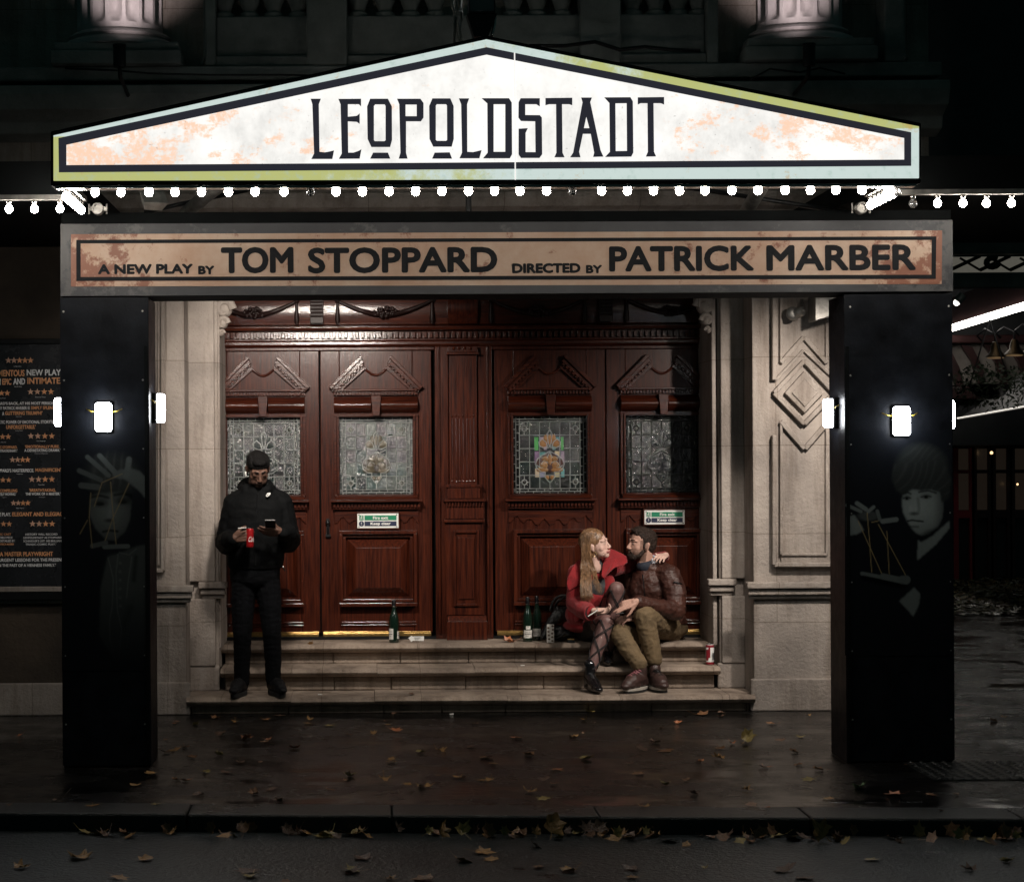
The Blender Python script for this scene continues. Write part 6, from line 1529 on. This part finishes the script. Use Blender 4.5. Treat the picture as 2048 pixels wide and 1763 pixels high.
# ================================================================== bottles, bag, litter on the steps
M['bottle'] = mat('bottle', (.006,.016,.010), .06, spec=.8, coat=.5)
M['foil'] = mat('foil', (.010,.010,.012), .3, metal=.5)
M['paper'] = mat('paper', (.62,.60,.56), .7, var=.12, vscale=30)
ZL = .4285
def bottle(p, label, lab, h=.315, text=None):
    t = thing('wine_bottle', label, 'bottle', p, 'wine bottles on the top step'); p = Vector(p)
    k = h/.315
    MB().lathe([(.030,0),(.036,.004),(.037,.012),(.037,.150*k),(.034,.185*k),(.024,.215*k),(.017,.240*k),(.0145,.262*k),(.0145,.268*k)], p, 24).build('glass_body', M['bottle'], t, smooth=40)
    MB().lathe([(.0148,.246*k),(.0152,.262*k),(.0152,.312*k),(.0135,.315*k)], p, 18).build('capsule', M['foil'], t, smooth=40)
    MB().lathe([(.0150,.262*k),(.0158,.263*k),(.0158,.266*k),(.0150,.267*k)], p, 18).build('capsule_ring', M['chrome'], t, smooth=40)
    for a0, a1, z0, z1 in lab:
        vs = []; n = 14
        for zz in (z0, z1):
            for i in range(n): a = R(a0+(a1-a0)*i/(n-1)); vs.append(p+Vector((.0374*math.sin(a), -.0374*math.cos(a), zz)))
        o = MB().add(vs, [(i,i+1,n+i+1,n+i) for i in range(n-1)]).build('label', M['paper'], t, smooth=True)
        lines = MB()
        for q, (f0, f1) in enumerate(((.2,.8),(.15,.85),(.25,.6)) if z1-z0 > .05 else ((.3,.7),)):
            zz = z0+(z1-z0)*(.72-.22*q); pts = []
            for i in range(9): a = R(a0+(a1-a0)*(f0+(f1-f0)*i/8)); pts.append(p+Vector((.0377*math.sin(a), -.0377*math.cos(a), zz+ (.002*math.sin(i*2.1) if q==1 else 0))))
            lines.tube(pts, .0012 if q != 1 else .002, 4)
        lines.build('print', M['ink'], o)
    return t
def Yat(px, py, z):   # depth of a floor point seen at that height in the photo
    return F*(EYE-z)/((py-CY)+ROLL*(px-CX)) - DW
bottle((J(788,1276,.70).x,.70,ZL), 'single dark wine bottle standing alone before the second door', [(-75,-8,.025,.105),(38,85,.030,.085)])
bottle((J(1055,1276,.72).x,.70,ZL), 'dark green wine bottle with white label, front one of the pair', [(-52,52,.030,.088),(-24,28,.094,.118)], .33)
bottle((J(1074,1274,.80).x,.81,ZL), 'dark wine bottle half hidden between the front bottle and the handbag', [(-65,40,.032,.090)], .33)
# handbag
bg = thing('handbag', 'slouched black leather handbag with looped handle beside the woman', 'handbag', (J(1120,1280,.75).x,.74,ZL))
M['bag'] = mat('bag', (.012,.013,.014), .28, bump=.6, bscale=30, var=.3, coat=.15)
c = Blob(); X_ = lambda px, py, Y: J(px, py, Y)
c.cap([X_(1090,1268,.72), X_(1120,1264,.74), X_(1145,1266,.78)], [.035,.05,.04]); c.cap([X_(1106,1240,.74), X_(1120,1228,.76), X_(1140,1228,.78)], [.035,.055,.055]); c.cap([X_(1092,1262,.72), X_(1105,1238,.74), X_(1116,1216,.75)], [.03,.032,.016]); c.cap([X_(1145,1262,.78), X_(1146,1228,.78), X_(1141,1215,.77)], [.035,.04,.028]); c.cap([X_(1085,1274,.70), X_(1094,1266,.72)], [.018,.03])
c.ell(X_(1120,1268,.75), (.125,.07,.04), 14, 8)
bb = c.fuse('bag_body', M['bag'], bg, .005, 3, .007, (16,16,24))
h_ = MB(); h_.tube([X_(1118+26*math.cos(a)+9, 1222-32*math.sin(a), .74-.02*math.cos(a)) for a in [math.pi*k/16 for k in range(17)]], .011, 8); h_.tube([X_(1118+24*math.cos(a)+14, 1222-27*math.sin(a), .80) for a in [math.pi*k/16 for k in range(17)]], .010, 8); h_.build('handle', M['bag'], bg, smooth=True)
h_ = MB(); h_.tube([X_(1108,1272,.66), X_(1120,1268,.655), X_(1131,1262,.66), X_(1131,1266,.65), X_(1118,1274,.645), X_(1107,1276,.65)], .006, 6); h_.build('strap', M['bag'], bg, smooth=True)
h_ = MB(); h_.lathe([(.020,0),(.022,.01),(.020,.05),(.012,.06)], X_(1137,1228,.70), 14); h_.build('clasp', M['patent'], bg, smooth=40)
# spotted carton
sp0 = Vector((J(1101,1282,.62).x,.63,ZL)); ct_ = thing('spotted_carton', 'tall white carton with brown spots in front of the handbag', 'carton', sp0)
m = MB(); m.box(sp0.x-.026, sp0.x+.026, .610, .650, ZL, ZL+.133); m.build('carton', M['paper'], ct_, bevel=.003)
m = MB(); rg = random.Random(8)
for i in range(9): 
    u, v = (-.014 if i%2 else .014)+rg.uniform(-.003,.003), .014+i*.0135; m.ell((sp0.x+u, .6095, ZL+v), (.0085,.0015,.0075), 12, 6)
m.build('spots', mat('spot_brown', (.09,.055,.035), .6, var=.4, vscale=80), ct_, smooth=40)
lt0 = Vector((J(1142,1281,.63).x,.63,ZL)); o = thing('cigarette_packet', 'small flat cigarette packet lying at the edge of the top step', 'packet', lt0)
MB().box(lt0.x-.028, lt0.x+.024, .60, .66, ZL, ZL+.020).build('packet', M['ink'], o, bevel=.002); MB().box(lt0.x-.027, lt0.x+.023, .602, .658, ZL+.0205, ZL+.026).build('lid', M['brass'], o, bevel=.001)
# paper arrow card leaning on the door strip
ac = thing('paper_arrow', 'white paper arrow card lying on the top step below the second door', 'card', (J(832,1278,.72).x,.72,ZL))
def A(x, y, Yq): return (J(600+x/5.0375, 980+y/5.0375, Yq).x, J(600+x/5.0375, 980+y/5.0375, Yq).z)
pts = [A(1090,1470,.74),A(1128,1445,.74),A(1130,1455,.74),A(1250,1452,.74),A(1248,1500,.74),A(1135,1498,.74),A(1122,1510,.74)]
zmin = min(p[1] for p in pts); pts = [(x, z-zmin+ZL+.001) for x, z in pts]
MB().prism(pts, .735, .738).build('card', M['white'], ac)
m = MB()
for k in range(4): a = A(1150+k*2,1466+k*8,.73); m.box(a[0], a[0]+.05-.008*k, .7335, .7345, a[1]-zmin+ZL, a[1]-zmin+ZL+.0012)
m.build('print', M['ink'], ac)
cr = Vector((J(1421,1328,.40).x,.42,.2825)); M['can_crimson'] = mat('can_crimson', (.22,.012,.022), .4, var=.1); cn_ = thing('drink_can', 'red and white drink can on the middle step by the right pilaster', 'can', cr)
MB().lathe([(.024,0),(.029,.006),(.030,.012),(.030,.132),(.026,.146)], cr, 24).build('body', M['white'], cn_, smooth=40)
MB().lathe([(.0304,.003),(.0304,.020)], cr, 24).lathe([(.0304,.124),(.0304,.134),(.0275,.143)], cr, 24).build('red_band', M['can_crimson'], cn_, smooth=40)
vs = []; n = 8
for zz in (.03,.11):
    for i in range(n): a = R(-75+70*i/(n-1)); vs.append(cr+Vector((.0305*math.sin(a), -.0305*math.cos(a), zz+ (.02 if i>4 else 0))))
MB().add(vs, [(i,i+1,n+i+1,n+i) for i in range(n-1)]).build('red_stripe', M['can_crimson'], cn_, smooth=True)
m = MB()
for i in range(9): a = R(20+i*6); q0 = cr+Vector((.0307*math.sin(a), -.0307*math.cos(a), .035)); m.tube([q0, q0+Vector((0,0,.05))], .0009 if i%2 else .0005, 4)
m.build('bar_marks', M['ink'], cn_)
MB().lathe([(.026,.1465),(.0265,.150),(.023,.150),(.022,.147)], cr, 24).build('rim', M['chrome'], cn_, smooth=40)
# cigarette ends and scraps
def scrap(p, label, a=0, l=.03):
    o = MB().tube([Vector(p)+Vector((-l/2*math.cos(a),-l/2*math.sin(a),.004)), Vector(p)+Vector((l/2*math.cos(a),l/2*math.sin(a),.004))], .004, 7).build('cigarette_end', M['paper'], None, smooth=40)
    tag(o, label, 'litter')
scrap((J(640,1384,.05).x,.06,.121), 'pale cigarette end on the lowest step right of the standing man', .2)
scrap((J(1046,1326,.36).x,.40,.282), 'pale cigarette end on the middle step left of the woman', .1)
scrap((J(903,1428,-.1).x,-.12,.001), 'pale cigarette end on the pavement before the steps', .4)

# ================================================================== fallen plane leaves
def leaf_mesh(seed, curl):
    rg = random.Random(seed); pts = []
    lob = [(0,1.0),(27,.60),(52,.93),(80,.56),(108,.76),(138,.50),(165,.40)]
    half = []
    for a, r in lob:
        half.append((a, r*rg.uniform(.85,1.12)))
        if a in (0,52,108): half.append((a+10, r*.74*rg.uniform(.85,1.1)))
    ring = [(a, r) for a, r in half]+[(360-a, r*rg.uniform(.85,1.1)) for a, r in half[::-1] if a > 0]
    vs = [(0,-.12,0)]; 
    for a, r in ring: vs.append((math.sin(R(a))*r*.5, math.cos(R(a))*r*.5, 0))
    n = len(ring); mids = []
    for i in range(n): x, y, _ = vs[1+i]; mids.append((x*.5, (y+.12)*.5-.12, 0))
    vs += mids; fs = []
    for i in range(n): j=(i+1)%n; fs += [(0, 1+n+i, 1+n+j), (1+n+i, 1+i, 1+j, 1+n+j)]
    ph = rg.uniform(0,6.28)
    vs = [(x, y, .55*curl*(x*x*1.3*rg.uniform(.8,1.2)+.30*y*y)+ .03*curl*math.sin(9*x+ph)*math.cos(8*y)) for x, y, z in vs]
    b = len(vs); st = [(0,-.12,0),(.02,-.35,.03*curl),(.03,-.62,.12*curl)]
    for (x,y,z) in st: vs += [(x-.012,y,z),(x+.012,y,z)]
    fs += [(b,b+1,b+3,b+2),(b+2,b+3,b+5,b+4)]
    me = bpy.data.meshes.new('fallen_leaf'); me.from_pydata(vs, [], fs); return me
LM = []
for k, (cl, rg_) in enumerate((((.30,.16,.05),.45),((.19,.09,.038),.45),((.10,.052,.03),.5),((.28,.21,.07),.4),((.38,.14,.06),.4),((.05,.12,.025),.4))):
    m_ = mat('leaf_%d' % k, cl, rg_, var=.45, vscale=5, bump=.3, bscale=12, spec=.6)
    for s_ in range(3):
        me = leaf_mesh(k*10+s_, (.35,.9,1.6)[s_]); me.materials.append(m_); LM.append((k, s_, me))
def pick(kind=None, s_=None):
    c_ = [q for q in LM if (kind is None or q[0] in kind) and (s_ is None or q[1] in s_)]; return rnd.choice(c_)[2]
def put_leaf(p, size, label, group, kind=None, s_=None, tilt=.15, up=False):
    size *= .86
    o = bpy.data.objects.new('fallen_leaf', pick(kind, s_)); C.objects.link(o)
    o.scale = (size*rnd.uniform(.7,1.1), size*rnd.uniform(.8,1.1), size*rnd.uniform(.7,1.6)); e_ = (rnd.gauss(0,tilt), rnd.gauss(0,tilt), rnd.uniform(0,6.28))
    if up: e_ = (R(rnd.uniform(50,85)), rnd.gauss(0,.3), rnd.uniform(-.9,.9))
    o.rotation_euler = e_; o.location = Vector(p)+Vector((0,0,.006+(size*.28 if up else size*.05*abs(e_[0]+e_[1])))); tag(o, label, 'leaf', group); return o
G1, L1_ = 'leaves scattered on the pavement', 'brown plane leaf lying on the wet pavement'
def on_pave(px, py): Y = Yat(px, py, 0); return (WX(px, py, Y), Y, 0)
marks = [(1180,1424),(1400,1430),(1440,1426),(790,1428),(560,1432),(620,1448),(660,1452),(790,1462),(950,1448),(1035,1476),(1150,1474),(590,1497),(840,1505),(880,1502),(975,1515),(985,1528),(1060,1510),(1110,1540),(1170,1518),(1285,1500),(1310,1485),(1440,1518),(1330,1502),(940,1495),(700,1552),(770,1560),(920,1555),(980,1560),(1090,1560),(1280,1548),(1330,1570),(1060,1585),(850,1575),(1440,1497),(1490,1488),(1560,1480),(1600,1475),(1545,1448),(1590,1505),(1600,1530),(1640,1540),(1530,1535),(1620,1560),(1490,1580),(1390,1588),(430,1437),(470,1444),(530,1440),(390,1450),(440,1470),(490,1478),(535,1480),(370,1495),(380,1515),(440,1510),(330,1505),(350,1502),(480,1525),(455,1545),(300,1548),(410,1545),(270,1572),(400,1590),(510,1588),(540,1580),(185,1612),(310,1610),(1500,1610),(1660,1598),(1790,1590),(1860,1590),(560,1603),(1090,1598),(350,1560),(660,1580)]
for i, (px, py) in enumerate(marks):
    p = on_pave(px, py)
    if -1.85 < p[0] < -1.25 and -2.42 < p[1] < -1.95: continue
    if p[1] < kerbY(p[0])+.05: p = (p[0], kerbY(p[0])+.10, 0)
    put_leaf(p, rnd.uniform(.10,.17), L1_, G1, (0,1,2,4) if i%6 else (3,), None, .12)
put_leaf(on_pave(1718,1577), .16, 'single bright green leaf beside the foot of the right pillar', G1, (5,), (2,), .3)
put_leaf(on_pave(1495,1487), .15, 'pale curled leaf standing on edge on the pavement right of centre', G1, (3,), (2,), .1, True)
for i in range(64):
    x = rnd.uniform(-2.4, 4.3); Y = rnd.uniform(kerbY(x)+.1, -.2)
    if Y < -1.9 and Y > -2.5 and (x < -1.2 or x > 2.7): continue
    put_leaf((x,Y,0), rnd.uniform(.05,.12), L1_, G1, (0,1,2,2,4), None, .12)
G2, L2_ = 'leaves in the gutter', 'yellow brown plane leaf in the gutter against the kerb'
for i in range(128):
    x = -1.6+5.9*(rnd.random() if i%3 else rnd.random()**.6); y = kerbY(x)-.03-abs(rnd.gauss(0,.09))
    put_leaf((x,y,-KH), rnd.uniform(.08,.15), L2_, G2, (0,1,1,2,3,0), None, .35, rnd.random() < .30)
put_leaf((WX(1105,1650,-4.15), -4.17,-KH), .19, 'large pale leaf standing up in the gutter at the centre', G2, (0,), (1,), .1, True)
put_leaf((WX(1640,1660,-4.3), -4.32,-KH), .18, 'large golden leaf propped in the gutter below the right pillar', G2, (0,), (2,), .1, True)
G3, L3_ = 'leaves on the road', 'dark wet leaf flattened on the road'
for i in range(32): 
    x = rnd.uniform(-2,4.3); put_leaf((x, rnd.uniform(-5.2,-4.5), -KH), rnd.uniform(.08,.18), L3_, G3, (0,1,2,2,3), None, .08)
put_leaf((WX(920,1705,-4.7), -4.75,-KH), .17, 'long pale curled leaf on the road near the picture bottom', G3, (0,), (1,), .3)
put_leaf((J(1020,1276,.66).x,.66,ZL), .17, 'curled orange leaf on the top step left of the two bottles', 'leaves on the steps', (4,), (2,), .2)
put_leaf((J(622,1296,.60).x,.60,ZL), .07, 'small crumpled pale leaf at the top step edge near the standing man', 'leaves on the steps', (0,), (2,), .5)
put_leaf((J(825,1398,.02).x,.02,.122), .09, 'small dark leaf on the lowest step left of centre', 'leaves on the steps', (2,), (1,), .2)
# drift of leaves far down the side street: one mass
ms = MB(); rg = random.Random(6); cols = [(.20,.14,.05),(.10,.055,.025),(.055,.035,.02),(.14,.13,.06),(.20,.19,.16)]
for i in range(4800):
    Y = 8+7*rg.random(); D_ = Y+DW; px = rg.uniform(1880,2090); x = (px-CX)*D_/F; 
    l = rg.uniform(.025,.06); a = rg.uniform(0,6.28); u = Vector((math.cos(a),math.sin(a),rg.gauss(0,.2))).normalized(); v = Vector((-math.sin(a),math.cos(a),rg.gauss(0,.2))).normalized(); c_ = Vector((x,Y,
        .015+.05*rg.random()**3))
    ms.cur = rg.choice(cols); ms.add([c_-u*l, c_-u*l*.2+v*l*.6, c_+u*l, c_-u*l*.2-v*l*.6], [(0,1,2,3)])
struct(ms.build('leaf_drift', mat('leaf_drift', (1,1,1), .35, attr=True, spec=.7)), 'stuff')
